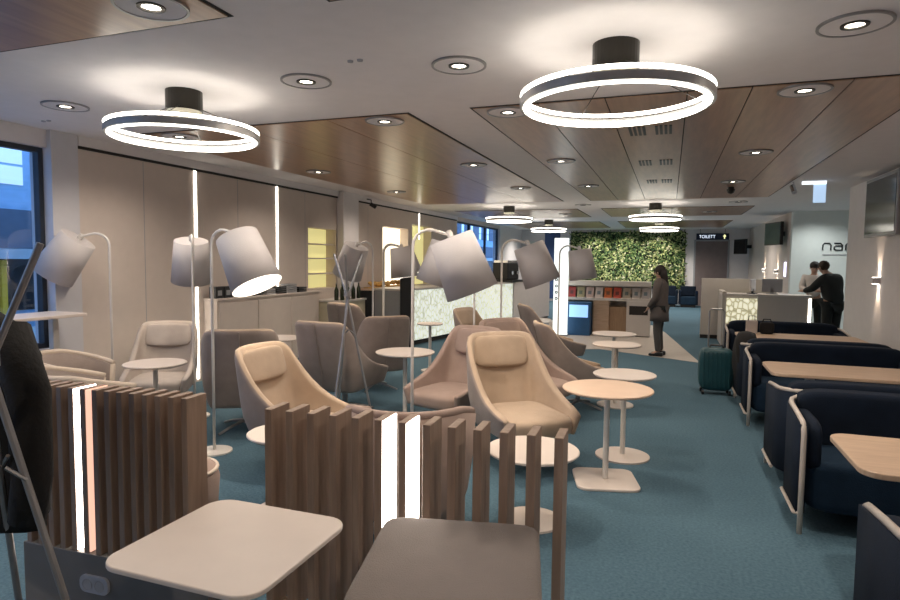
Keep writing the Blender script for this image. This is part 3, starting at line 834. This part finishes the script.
sofa('navy booth sofa backing onto the nearest camera facing one', 5.68, 1)
sofa('navy booth sofa facing the camera behind the middle booth table', 6.95, -1)
sofa('navy booth sofa hung with a black jacket, backing onto the middle one', 8.36, 1)
sofa('navy booth sofa facing the camera behind the farthest booth table', 9.63, -1)
def booth_table(label, y):
    t = thing('booth_table', label, 'table', (1.62, y, 0), 0, 'oak booth tables')
    obj('tabletop', prism(B(), rrect(-.74, -.36, .72, .36, .10), .70, .73), M['oak'], t, bevel=.006)
    for x in (-.38, .40):
        l = obj('leg', bx((x-.035, -.03, .02), (x+.035, .03, .70)), M['white_metal'], t)
        obj('foot', bx((x-.05, -.25, 0), (x+.05, .25, .02)), M['white_metal'], l)
    return t
booth_table('light oak booth table nearest the camera, before the nearest sofa', 3.63)
booth_table('light oak booth table in the middle booth', 6.32)
booth_table('light oak booth table in the farthest booth', 9.02)

# things left at the booths
t = thing('suitcase', 'teal hard shell suitcase with raised handle in the aisle', 'suitcase', (.60, 8.50, 0), .06)
obj('body', pillow(B(), (-.21, -.13, .05), (.21, .13, .60), 8), M['teal'], t, smooth=True)
bm = B()
for i in range(7): box(bm, (-.165+i*.05, -.134, .10), (-.150+i*.05, -.126, .56))
obj('ribs', bm, M['teal'], t, bevel=.003)
obj('trolley_handle', tube(B(), [(-.09, .09, .58), (-.09, .09, 1.06), (-.07, .09, 1.09), (.07, .09, 1.09), (.09, .09, 1.06), (.09, .09, .58)], .011, 8), M['grey_metal'], t)
obj('carry_handle', tube(B(), [(-.08, 0, .595), (-.07, 0, .63), (.07, 0, .63), (.08, 0, .595)], .012, 8), M['dark'], t)
for x in (-.16, .16):
    for y in (-.09, .09): obj('wheel', tube(B(), [(x-.015, y, .03), (x+.015, y, .03)], .03, 14), M['dark'], t)
# black jacket over the sofa arm
bm = B(); n = 26; rings = []
for z, a, b in ((.86, .06, .14), (.84, .14, .30), (.76, .19, .40), (.62, .20, .42), (.45, .19, .38), (.30, .15, .30), (.24, .12, .22)):
    rings.append([bm.verts.new((.90 + .7*a*(1+.15*math.sin(4*q+z*7))*math.cos(q), 8.12 + .75*b*(1+.1*math.sin(3*q+z*5))*math.sin(q), z)) for q in [2*PI*i/n for i in range(n)]])
for r0, r1 in zip(rings[:-1], rings[1:]):
    for i in range(n): bm.faces.new((r0[i], r0[(i+1) % n], r1[(i+1) % n], r1[i]))
bm.faces.new(rings[0]); bm.faces.new(rings[-1][::-1])
tag(obj('jacket', bm, M['black_cloth'], None, smooth=True), 'black jacket slung over the booth sofa arm beside the suitcase', 'jacket')
t = thing('paper_bag', 'small pale grey bag standing on the farthest booth table', 'bag', (1.08, 9.22, .73))
obj('bag_body', bx((-.07, -.05, 0), (.07, .05, .18)), M['pale_fabric'], t, bevel=.01)
obj('bag_handle', tube(B(), [(-.04, 0, .17), (-.035, 0, .24), (.035, 0, .24), (.04, 0, .17)], .006, 6), M['dark'], t)
t = thing('shoulder_bag', 'small black bag beside the pale grey bag on the farthest booth table', 'bag', (1.27, 9.24, .73))
obj('bag_body', pillow(B(), (-.09, -.05, 0), (.09, .05, .16)), M['black_cloth'], t, smooth=True)
obj('strap', tube(B(), [(-.07, 0, .13), (-.04, 0, .2), (.04, 0, .2), (.07, 0, .13)], .008, 6), M['black_cloth'], t)

# ------------------------------------------------------------------ reception desk
t = thing('reception_desk', 'long beige reception desk with a glowing relief panel and raised back screen', 'reception desk', (1.08, 13.6, 0))
obj('front_panel', bx((.60, 0, .08), (1.50, .08, 1.02)), M['desk'], t)
obj('relief_panel', bx((.03, -.012, .05), (.60, .07, .97)), M['relief'], t)
obj('end_panel', bx((-.05, 0, 0), (.03, 1.0, 1.10)), M['desk'], t)
obj('plinth', bx((.03, .05, 0), (1.50, .7, .08)), M['gap'], t)
obj('counter_top', bx((-.06, -.03, 1.02), (1.58, .62, 1.06)), M['desk_top'], t, bevel=.005)
obj('right_end', bx((1.50, .0, .0), (1.56, .6, 1.02)), M['desk'], t)
obj('light_strip', bx((1.505, -.006, .10), (1.55, -.0005, 1.0)), M['strip'], t)
t = thing('desk_screen', 'raised beige screen wall behind the left half of the reception desk', 'partition', (1.08, 14.7, 0))
obj('panel', bx((-.40, 0, 0), (1.10, .07, 1.34)), M['desk'], t, bevel=.004)
obj('foot_rail', bx((-.40, -.03, 0), (1.10, -.001, .08)), M['gap'], t)
t = thing('computer_monitor', 'grey backed computer monitor on the reception desk, right one', 'monitor', (1.98, 13.95, 1.06))
obj('panel', bx((-.19, -.02, .04), (.19, .015, .31)), M['grey'], t, bevel=.01)
obj('stand', box(bx((-.03, -.02, .008), (.03, .015, .10)), (-.10, -.08, 0), (.10, .08, .012)), M['grey'], t)
t = thing('computer_monitor', 'slim computer monitor seen almost edge on at the reception desk, left one', 'monitor', (1.62, 13.95, 1.06), 1.2)
obj('panel', bx((-.17, -.02, .05), (.17, .015, .30)), M['wall_white'], t, bevel=.01)
obj('stand', box(bx((-.03, -.02, .008), (.03, .015, .10)), (-.12, -.08, 0), (.12, .08, .014)), M['dark'], t)

# ------------------------------------------------------------------ left wall furniture: sideboard, drinks counter, bar
t = thing('sideboard', 'long beige sideboard against the left wall under the light strip', 'sideboard', (XL+.004, 6.68, 0))
obj('carcass', bx((.0, 0, .04), (.22, 2.55, 1.10)), M['wall'], t)
obj('worktop', bx((.0, -.01, 1.10), (.24, 2.57, 1.13)), M['wall'], t, bevel=.004)
for k in range(3): obj('door_panel', bx((.221, .03+k*.85, .08), (.232, .83+k*.85, 1.07)), M['wall'], t)
b0 = None
for k in range(4):
    l = 'small black box in the row on the sideboard, %s from the left' % ('first', 'second', 'third', 'fourth')[k]
    o = tag(obj('box', bx((-.06, -.075, 0), (.06, .075, .16)), M['dark'], None, (XL+.13, 6.78+k*.17, 1.13), bevel=.008), l, 'box', 'boxes on the sideboard')
    obj('label_panel', bx((.0605, -.04, .04), (.062, .04, .11)), M['grey'], o)
for k in range(5):
    l = 'stack of grey trays on the sideboard beside the boxes, %s from the left' % ('first', 'second', 'third', 'fourth', 'fifth')[k]
    h = (.07, .09, .12, .15, .10)[k]
    bm = B()
    for j in range(int(h/.03)): box(bm, (-.08+.004*(j % 2), -.11, j*.03), (.08, .11, j*.03+.022))
    tag(obj('tray_stack', bm, M['grey' if k % 2 else 'dark'], None, (XL+.12, 7.62+k*.29, 1.13)), l, 'trays', 'tray stacks on the sideboard')

t = thing('drinks_counter', 'cream counter with bottles below the yellow niche', 'counter', (-5.35, 9.3, 0))
obj('carcass', bx((-.62, 0, .06), (0, .85, .93)), mat('cream_counter', (.60, .53, .38), .5), t)
obj('worktop', bx((-.64, -.02, .93), (.02, .87, .96)), M['desk_top'], t)
obj('plinth', bx((-.6, .02, 0), (-.04, .83, .06)), M['gap'], t)
bt = None
def bottle(label, loc):
    t = thing('bottle', label, 'bottle', loc, 0, 'bottles on the drinks counter')
    obj('bottle_body', lathe(B(), [(0, 0), (.036, 0), (.038, .02), (.038, .17), (.03, .2), (.013, .24), (.013, .29), (0, .29)], 14, cap=False), M['glass_dark'], t, smooth=True)
    obj('cap', lathe(B(), [(0, .285), (.015, .285), (.015, .31), (0, .31)], 12, cap=False), M['grey'], t)
    return t
names = ('first', 'second', 'third', 'fourth', 'fifth', 'sixth', 'seventh', 'eighth')
for k in range(8):
    p = (-5.50+.06*(k % 2), 9.36+k*.10, .96); l = 'dark bottle on the cream drinks counter, %s from the left' % names[k]
    if bt is None: bt = bottle(l, p)
    else: dup(bt, p, 0, l)

t = thing('buffet_bar', 'buffet bar with a dark open front beyond the drinks counter', 'bar', (-5.42, 11.1, 0))
obj('worktop', bx((-.50, -.22, 1.06), (.0, 1.95, 1.10)), M['oak'], t)
obj('back_panel', bx((-.50, -.2, 0), (-.46, 1.9, 1.06)), M['dark'], t)
obj('end_panel', bx((-.46, -.2, 0), (0, -.15, 1.06)), M['dark'], t)
obj('end_panel', bx((-.46, 1.85, 0), (0, 1.9, 1.06)), M['dark'], t)
obj('fascia', bx((-.03, -.15, .98), (0, 1.85, 1.06)), M['oak_dark'], t)
t = thing('drinks_fridge', 'glass fronted fridge glowing blue under the buffet bar', 'fridge', (-5.66, 11.5, 0))
obj('cabinet', bx((-.20, -.45, .0), (.20, .45, 1.05)), M['dark'], t, bevel=.01)
obj('glowing_front', bx((.2005, -.40, .35), (.208, .36, .92)), M['screen_blue'], t)
for k in range(7):
    l = 'golden pastry heap on the buffet bar, %s from the left' % names[k]
    bm = B(); 
    for j in range(7):
        bmesh.ops.create_icosphere(bm, subdivisions=2, radius=.05, matrix=Matrix.Translation((rnd.uniform(-.08, .08), rnd.uniform(-.09, .09), .055+rnd.uniform(0, .05))) @ Matrix.Diagonal((1, 1.2, .75, 1)))
    box(bm, (-.13, -.13, 0), (.13, .13, .018))
    tag(obj('pastry_tray', bm, M['gold'], None, (-5.66, 11.05+k*.28, 1.10), smooth=True), l, 'food', 'pastry heaps on the buffet bar')
# black freestanding unit
t = thing('black_totem', 'tall narrow black upright unit in front of the buffet bar', 'display totem', (-4.56, 10.3, 0), .5)
obj('body', prism(B(), [(x, z) for x, z in rrect(-.13, 0, .13, 1.63, .10)], -.07, .07), M['dark'], t)
t.children[0].rotation_euler = (PI/2, 0, 0)
obj('foot', bx((-.2, -.16, 0), (.2, .16, .02)), M['dark'], t)

# glowing bar counter
ang = math.atan2(15.59-10.49, -3.89+4.79)
t = thing('bar_counter', 'long bar counter with a white glowing relief front', 'bar', (-4.79, 10.49, 0), ang)
L = math.hypot(5.1, .9)
obj('relief_front', bx((0, -.02, .10), (L, .0, 1.09)), M['relief_w'], t)
obj('carcass', bx((0, .001, .10), (L, .6, 1.09)), M['grey'], t)
obj('plinth', bx((0, .03, 0), (L, .58, .10)), M['gap'], t)
obj('worktop', bx((-.02, -.05, 1.09), (L+.02, .62, 1.13)), M['desk_top'], t)
t = thing('bar_counter', 'plain grey end section of the bar right of the glowing front', 'bar', (-3.87, 15.70, 0), math.atan2(2.3, .55))
obj('carcass', bx((0, 0, .06), (2.3, .6, 1.09)), M['wall_white'], t)
obj('worktop', bx((0, -.03, 1.09), (2.32, .62, 1.13)), M['desk_top'], t)
obj('plinth', bx((0, .03, 0), (2.28, .58, .06)), M['gap'], t)
t = thing('coffee_machine', 'black coffee machine on the far bar counter', 'coffee machine', (-4.02, 15.5, 1.13), 1.35)
obj('body', bx((-.32, -.2, .06), (.32, .25, .50)), M['dark'], t, bevel=.03)
obj('cup_rack', bx((-.30, -.18, .50), (.30, .22, .56)), M['chrome'], t)
for x in (-.15, .15): obj('brew_head', lathe(B(), [(0, .20), (.04, .20), (.04, .28), (0, .28)], 12, (x, -.24, 0), cap=False), M['chrome'], t)
obj('drip_tray', bx((-.32, -.32, 0), (.32, .25, .06)), M['dark'], t)
t = thing('podium', 'low white round podium on the beige floor before the bar', 'podium', (-3.05, 14.1, 0))
obj('top', lathe(B(), [(0, .26), (.46, .26), (.48, .28), (.48, .31), (.46, .32), (0, .32)], 36, cap=False), M['laminate'], t)
obj('drum', lathe(B(), [(0, 0), (.42, 0), (.42, .26), (0, .26)], 36, cap=False), M['grey'], t)

# glowing totem
t = thing('light_totem', 'white glowing totem with small black symbols near the magazine rack', 'display totem', (-2.30, 13.75, 0), .15)
obj('body', bx((-.16, -.12, .04), (.16, .12, 2.20)), M['totem'], t, bevel=.01)
obj('foot', bx((-.18, -.14, 0), (.18, .14, .04)), M['grey'], t)
for k in range(5):
    sy = obj('symbol', lathe(B(), [(.014, 0), (.034, 0), (.034, .004), (.014, .004)], 14, cap=False), M['dark'], t)
    sy.rotation_euler = (PI/2, 0, 0); sy.location = (-.10, -.121, .85+k*.14)

# ------------------------------------------------------------------ magazine island
t = thing('magazine_rack', 'beige magazine rack with wooden cabinets below, before the living wall', 'magazine rack', (-1.33, 14.3, 0))
obj('upper_ledge', bx((-.92, -.06, 1.13), (.95, .32, 1.24)), M['desk_top'], t)
obj('rear_panel', bx((-.92, .30, .0), (.95, .36, 1.13)), M['desk'], t)
obj('magazine_shelf', bx((-.92, -.10, .80), (.95, .30, .86)), M['desk_top'], t)
obj('end_panel', bx((-.95, -.10, 0), (-.92, .36, 1.24)), M['desk_top'], t)
obj('cabinet', bx((-.30, -.06, 0), (.05, .30, .80)), M['oak'], t)
obj('cabinet', bx((.05, -.0, 0), (.44, .30, .66)), M['oak_dark'], t)
wc = obj('cabinet', bx((.44, -.12, .03), (.95, .30, .80)), M['desk_top'], t)
obj('basket_opening', bx((.50, -.126, .50), (.90, -.1205, .70)), M['gap'], wc)
obj('plinth', bx((-.30, -.03, 0), (.95, .28, .03)), M['gap'], t)
t = thing('drinks_cooler', 'low blue cooler with a pale glowing window under the magazine rack', 'cooler', (-1.93, 14.12, 0))
obj('body', bx((-.27, -.18, 0), (.27, .18, .76)), M['bluebox'], t, bevel=.01)
obj('glowing_window', bx((-.20, -.188, .42), (.22, -.1805, .70)), emit('cooler_light', (.30, .55, .95), .8), t)
mags = [((.42, .04, .04), 'red'), ((.35, .30, .18), 'beige and green'), ((.55, .40, .36), 'pale pink'), ((.60, .50, .46), 'white'), ((.55, .14, .04), 'orange red'), ((.50, .07, .04), 'bright red'), ((.40, .33, .26), 'grey brown'), ((.50, .45, .42), 'pale grey'), ((.45, .40, .38), 'light grey')]
names9 = names + ('ninth',)
for k, (c, cn) in enumerate(mags):
    o = thing('magazine', '%s magazine on the rack, %s from the left' % (cn, names9[k]), 'magazine', (-2.13+k*.205, 14.25, .862), 0, 'magazines on the rack')
    bm = bx((-.085, 0, 0), (.085, .012, .235))
    for v in bm.verts: v.co.y += v.co.z*.35
    obj('cover', bm, mat('magazine_%s' % cn, c, .4), o)
    bm = bx((-.04, -.003, .07), (.035, -.0005, .15))
    for v in bm.verts: v.co.y += v.co.z*.35
    obj('cover_picture', bm, mat('magazine_picture_%d' % k, (c[0]*.35, c[1]*.5, c[2]*.6), .4), o)

# far navy armchairs
for k, (x, l) in enumerate(((-.02, 'distant navy armchair against the far wall, left one'), (.68, 'distant navy armchair against the far wall, right one beside the door'))):
    t = thing('far_armchair', l, 'armchair', (x, 24.6, 0), 0, 'navy armchairs at the far wall')
    obj('seat', bx((-.28, -.3, .1), (.28, .3, .40)), M['navy_light'], t, bevel=.03)
    obj('backrest', bx((-.28, .18, .40), (.28, .32, .78)), M['navy'], t, bevel=.03)
    for s in (-1, 1): obj('armrest', bx((s*.29-.05, -.3, .1), (s*.29+.05, .32, .62)), M['navy'], t, bevel=.02)
    obj('plinth', bx((-.26, -.26, 0), (.26, .28, .1)), M['gap'], t)

# dark seating beyond the desk on the left side
sofa('distant navy booth sofa beyond the left end of the reception desk', 17.2, -1, 1.05, 2.3)

# ------------------------------------------------------------------ people
def skin_mesh(name, verts, edges, m, parent, sub=2):
    me = bpy.data.meshes.new(name)
    me.from_pydata([v[0] for v in verts], edges, [])
    me.materials.append(m)
    o = bpy.data.objects.new(name, me); link(o, parent)
    sk = o.modifiers.new('skin', 'SKIN'); sk.use_smooth_shade = True
    if not me.skin_vertices: me.skin_vertices.new()
    d = me.skin_vertices[0].data
    for i, v in enumerate(verts):
        r = v[1] if isinstance(v[1], tuple) else (v[1], v[1]); d[i].radius = r
        d[i].use_root = (i == 0)
    s = o.modifiers.new('sub', 'SUBSURF'); s.levels = sub; s.render_levels = sub
    return o

def person(label, loc, rz, H, J, clothes):
    """local +Y is the way the person faces; J holds joint positions for a height of 1.7"""
    t = thing('person', label, 'person', loc, rz)
    k = H/1.7
    P = {n: Vector(p)*k for n, p in J.items()}
    # continuous body
    names_ = ['pelvis', 'waist', 'chest', 'neckb', 'neck', 'shL', 'elL', 'wrL', 'haL', 'shR', 'elR', 'wrR', 'haR', 'hipL', 'knL', 'anL', 'toL', 'hipR', 'knR', 'anR', 'toR']
    rad = dict(pelvis=.13, waist=.115, chest=.13, neckb=.075, neck=.052, shL=.062, elL=.042, wrL=.03, haL=.03, shR=.062, elR=.042, wrR=.03, haR=.03, hipL=.088, knL=.056, anL=.04, toL=.034, hipR=.088, knR=.056, anR=.04, toR=.034)
    idx = {n: i for i, n in enumerate(names_)}
    E = [('pelvis', 'waist'), ('waist', 'chest'), ('chest', 'neckb'), ('neckb', 'neck'), ('chest', 'shL'), ('shL', 'elL'), ('elL', 'wrL'), ('wrL', 'haL'), ('chest', 'shR'), ('shR', 'elR'), ('elR', 'wrR'), ('wrR', 'haR'), ('pelvis', 'hipL'), ('hipL', 'knL'), ('knL', 'anL'), ('anL', 'toL'), ('pelvis', 'hipR'), ('hipR', 'knR'), ('knR', 'anR'), ('anR', 'toR')]
    hd = P['head']; fwd = Vector(J.get('face', (0, 1, 0))).normalized(); up = Vector((0, 0, 1)); up = (up-fwd*up.dot(fwd)).normalized(); rt = fwd.cross(up)
    V = [(tuple(P[n]), rad[n]*k) for n in names_]
    Ed = [(idx[a], idx[b]) for a, b in E]
    # head as a continuation of the neck: skull and jaw
    V.append((tuple(hd - up*.03*k + fwd*.018*k), .074*k)); Ed.append((idx['neck'], len(V)-1))
    V.append((tuple(hd + up*.06*k - fwd*.005*k), .082*k)); Ed.append((len(V)-2, len(V)-1))
    # fingers
    for s in ('L', 'R'):
        w, h = P['wr'+s], P['ha'+s]; dv = (h-w).normalized(); sd = dv.cross(Vector((0, 1, .3))).normalized()
        for q, ln in ((-.022, .05), (-.008, .06), (.008, .057), (.022, .045)):
            base = h + sd*q*k; V.append((tuple(base+dv*.025*k), .0085*k)); Ed.append((idx['ha'+s], len(V)-1))
            V.append((tuple(base+dv*(.025+ln)*k + Vector((0, .012*k, 0))), .007*k)); Ed.append((len(V)-2, len(V)-1))
        V.append((tuple(w + dv*.04*k + sd*.04*k), .010*k)); Ed.append((idx['wr'+s], len(V)-1))
    body = skin_mesh('body', V, Ed, M['skin'], t)
    # face
    def blob(name, c, r, m, sc=(1, 1, 1)):
        bm = B(); bmesh.ops.create_icosphere(bm, subdivisions=2, radius=1)
        R3 = Matrix((rt, fwd, up)).transposed()
        for v in bm.verts: v.co = c + R3 @ Vector((v.co.x*r*sc[0], v.co.y*r*sc[1], v.co.z*r*sc[2]))
        return obj(name, bm, m, t, smooth=True)
    blob('nose', hd + fwd*.098*k - up*.012*k, .014*k, M['skin'], (.8, 1, 1.5))
    for s in (-1, 1):
        blob('eye', hd + fwd*.082*k + rt*s*.03*k + up*.016*k, .010*k, M['dark'])
        blob('ear', hd + rt*s*.08*k, .022*k, M['skin'], (.4, .8, 1.3))
    blob('mouth', hd + fwd*.086*k - up*.052*k, .016*k, mat('lips', (.35, .12, .10), .5), (1.3, .5, .4))
    for part, m, ns, extra in clothes:
        vv, ee, ix = [], [], {}
        for n in ns:
            if isinstance(n, tuple): p, r = n; ix[p if isinstance(p, str) else len(vv)] = len(vv); vv.append((tuple(P[p]) if isinstance(p, str) else tuple(Vector(p)*k), r*k))
            else: ix[n] = len(vv); vv.append((tuple(P[n]), (rad[n]+extra)*k))
        for a, b in E:
            if a in ix and b in ix: ee.append((ix[a], ix[b]))
        skin_mesh(part, vv, ee, m, t)
    return t, P, hd, fwd, up, rt, k, blob

base = dict(pelvis=(0, 0, .93), waist=(0, .0, 1.08), chest=(0, -.005, 1.28), neckb=(0, -.01, 1.40), neck=(0, .0, 1.47), head=(0, .03, 1.57),
            shL=(-.17, -.01, 1.36), elL=(-.23, -.02, 1.10), wrL=(-.23, .06, .87), haL=(-.23, .08, .80),
            shR=(.17, -.01, 1.36), elR=(.23, -.02, 1.10), wrR=(.23, .06, .87), haR=(.23, .08, .80),
            hipL=(-.09, 0, .86), knL=(-.10, .02, .48), anL=(-.10, -.02, .08), toL=(-.11, .11, .035),
            hipR=(.09, 0, .86), knR=(.10, .02, .48), anR=(.10, -.02, .08), toR=(.11, .11, .035))
# woman in the long coat, in profile facing left
J = dict(base); J.update(elL=(-.21, .03, 1.10), wrL=(-.18, .14, .93), haL=(-.17, .18, .88), face=(.05, 1, -.12))
tw, P, hd, fwd, up, rt, k, blob = person('person in a long grey brown coat standing on the beige floor', (-.15, 11.55, 0), 1.35, 1.63, J,
    [('trousers', M['jeans'], ['pelvis', 'hipL', 'knL', 'anL', 'hipR', 'knR', 'anR'], .014)])
# coat as lofted cloth with sleeves
bm = B(); n = 28; rings = []
for z, a, b, y in ((1.46, .07, .065, -.005), (1.43, .15, .10, -.005), (1.37, .21, .13, -.01), (1.22, .20, .145, 0), (1.05, .185, .14, .0), (.92, .20, .155, 0), (.78, .215, .165, 0), (.66, .22, .17, 0)):
    rings.append([bm.verts.new(Vector((a*math.cos(2*PI*i/n)*(1+.03*math.sin(6*2*PI*i/n)), y+b*math.sin(2*PI*i/n), z))*k) for i in range(n)])
for r0, r1 in zip(rings[:-1], rings[1:]):
    for i in range(n): bm.faces.new((r0[i], r0[(i+1) % n], r1[(i+1) % n], r1[i]))
bm.faces.new(rings[0]); bm.faces.new(rings[-1][::-1])
for s in ('L', 'R'): tube(bm, [P['sh'+s]+Vector((-.3*P['sh'+s].x, 0, .03)), P['sh'+s]+Vector((0, 0, .015)), (P['sh'+s]+P['el'+s])/2, P['el'+s], (P['el'+s]+P['wr'+s])/2, P['wr'+s]], .086*k, 12, .052*k)
obj('coat', bm, M['parka'], tw, smooth=True)
blob('hair', hd + up*.035*k - fwd*.022*k, .104*k, M['hair'], (.95, 1, 1.05))
bm = B(); tube(bm, [hd + up*.03*k - fwd*.06*k, hd - up*.06*k - fwd*.075*k, hd - up*.16*k - fwd*.09*k, hd - up*.25*k - fwd*.10*k], .085*k, 12, .05*k)
obj('long_hair', bm, M['hair'], tw, smooth=True)
for s in ('L', 'R'):
    bm = pillow(B(), (-.048, -.09, 0), (.048, .17, .09), 4)
    for v in bm.verts:
        if v.co.y > .05: v.co.z *= .65
        v.co = v.co*k + Vector((P['an'+s].x, P['an'+s].y, 0))
    obj('shoe', bm, M['dark'], tw, smooth=True)

# man in black leaning at the desk
J = dict(base); J.update(waist=(0, .02, 1.09), chest=(-.02, .07, 1.29), neckb=(-.03, .10, 1.41), neck=(-.04, .13, 1.47), head=(-.07, .18, 1.56),
    shL=(-.19, .06, 1.36), elL=(-.26, .20, 1.17), wrL=(-.26, .40, 1.12), haL=(-.25, .46, 1.12), shR=(.15, .08, 1.37), elR=(.22, .22, 1.16), wrR=(.14, .42, 1.12), haR=(.12, .48, 1.12), face=(-.25, 1, -.15))
tm, P, hd, fwd, up, rt, k, blob = person('person in a black jacket seen from behind, leaning on the reception desk', (2.90, 13.2, 0), .55, 1.76, J,
    [('trousers', M['suit'], ['pelvis', 'hipL', 'knL', 'anL', 'hipR', 'knR', 'anR'], .022),
     ('jacket', M['suit'], [('pelvis', .185), ('waist', .170), ('chest', .165), ('neckb', .085), ('hipL', .13), ('hipR', .13), ('shL', .10), ('elL', .07), ('wrL', .047), ('shR', .10), ('elR', .07), ('wrR', .047)], .026)])
blob('hair', hd + up*.035*k - fwd*.02*k, .10*k, M['hair_b'], (.93, 1, 1.0))
for s in ('L', 'R'):
    bm = pillow(B(), (-.05, -.09, 0), (.05, .18, .09), 4)
    for v in bm.verts: v.co = v.co*k + Vector((P['an'+s].x, P['an'+s].y, 0))
    obj('shoe', bm, M['dark'], tm, smooth=True)

# clerk in white behind the desk
J = dict(base); J.update(elL=(-.22, .08, 1.13), wrL=(-.14, .26, 1.12), haL=(-.12, .32, 1.12), elR=(.22, .08, 1.13), wrR=(.14, .26, 1.12), haR=(.12, .32, 1.12), head=(0, .06, 1.56), face=(0, 1, -.35))
ts, P, hd, fwd, up, rt, k, blob = person('person in a white shirt with dark hair standing behind the reception desk', (2.88, 14.75, 0), PI-.15, 1.74, J,
    [('trousers', M['suit'], ['pelvis', 'hipL', 'knL', 'anL', 'hipR', 'knR', 'anR'], .018),
     ('shirt', M['shirt'], [('pelvis', .148), ('waist', .145), ('chest', .150), ('neckb', .078), ('shL', .09), ('elL', .062), ('wrL', .042), ('shR', .09), ('elR', .062), ('wrR', .042)], .018)])
blob('hair', hd + up*.045*k - fwd*.025*k, .10*k, M['hair'], (.95, 1, .95))
for s in ('L', 'R'):
    bm = pillow(B(), (-.05, -.09, 0), (.05, .18, .09), 4)
    for v in bm.verts: v.co = v.co*k + Vector((P['an'+s].x, P['an'+s].y, 0))
    obj('shoe', bm, M['dark'], ts, smooth=True)

# ------------------------------------------------------------------ outside the window
t = thing('office_building', 'pale and blue terminal facade outside the left window', 'building', (-9.3, 6., 0))
obj('facade', bx((-1.0, -5.5, -.1), (0, 34, 4.2)), M['facade_b'], t)
obj('dark_band', bx((0.001, -5.5, 1.80), (.04, 34, 2.38)), M['facade_d'], t)
obj('ledge', bx((0, -5.5, 1.64), (.22, 34, 1.79)), M['snow'], t)
obj('opening', bx((0.001, -5.5, .86), (.02, 34, 1.64)), M['dark'], t)
for k in list(range(-2, 3)) + list(range(13, 23)):
    y = .22 + k*1.4
    obj('lit_panel', bx((.001, y, 2.75), (.03, y+.34, 3.02)), M['facade_w'], t)
    obj('lit_panel', bx((.001, y, 3.06), (.03, y+.34, 3.42)), M['facade_w'], t)
    obj('grey_panel', bx((.001, y-.9, 2.72), (.03, y-.02, 3.45)), M['facade_d'], t)
    obj('yellow_post', bx((.021, y-.06, .0), (.08, y+.02, 1.62)), M['train_y'], t)
struct('ledge_outside', bx((-9.04, -5, -.1), (-6.6, 34, .62)), M['snow'])
struct('ground', bx((-30, -20, -4.2), (-6.5, 40, -4.0)), M['snow'])

# ------------------------------------------------------------------ world, camera, view
w = bpy.data.worlds.new('dusk'); S.world = w; w.use_nodes = True
bgn = w.node_tree.nodes['Background']; bgn.inputs[0].default_value = (.28, .48, .85, 1); bgn.inputs[1].default_value = 2.2

yaw, pitch, roll, F = .3461, .0667, .0105, 608.
f = Vector((-math.sin(yaw)*math.cos(pitch), math.cos(yaw)*math.cos(pitch), -math.sin(pitch)))
r = Vector((math.cos(yaw), math.sin(yaw), 0)); u = r.cross(f)
r2 = math.cos(roll)*r + math.sin(roll)*u; u2 = -math.sin(roll)*r + math.cos(roll)*u
cam = bpy.data.cameras.new('camera'); co = bpy.data.objects.new('camera', cam); link(co)
Mx = Matrix((r2, u2, -f)).transposed().to_4x4(); Mx.translation = (0, 0, 1.7)
co.matrix_world = Mx
cam.sensor_width = 36; cam.lens = F/900*36; cam.clip_start = .05
S.camera = co
S.view_settings.view_transform = 'Standard'; S.view_settings.look = 'None'
S.view_settings.gamma = 1; S.view_settings.use_curve_mapping = False
S.view_settings.exposure = 0.35
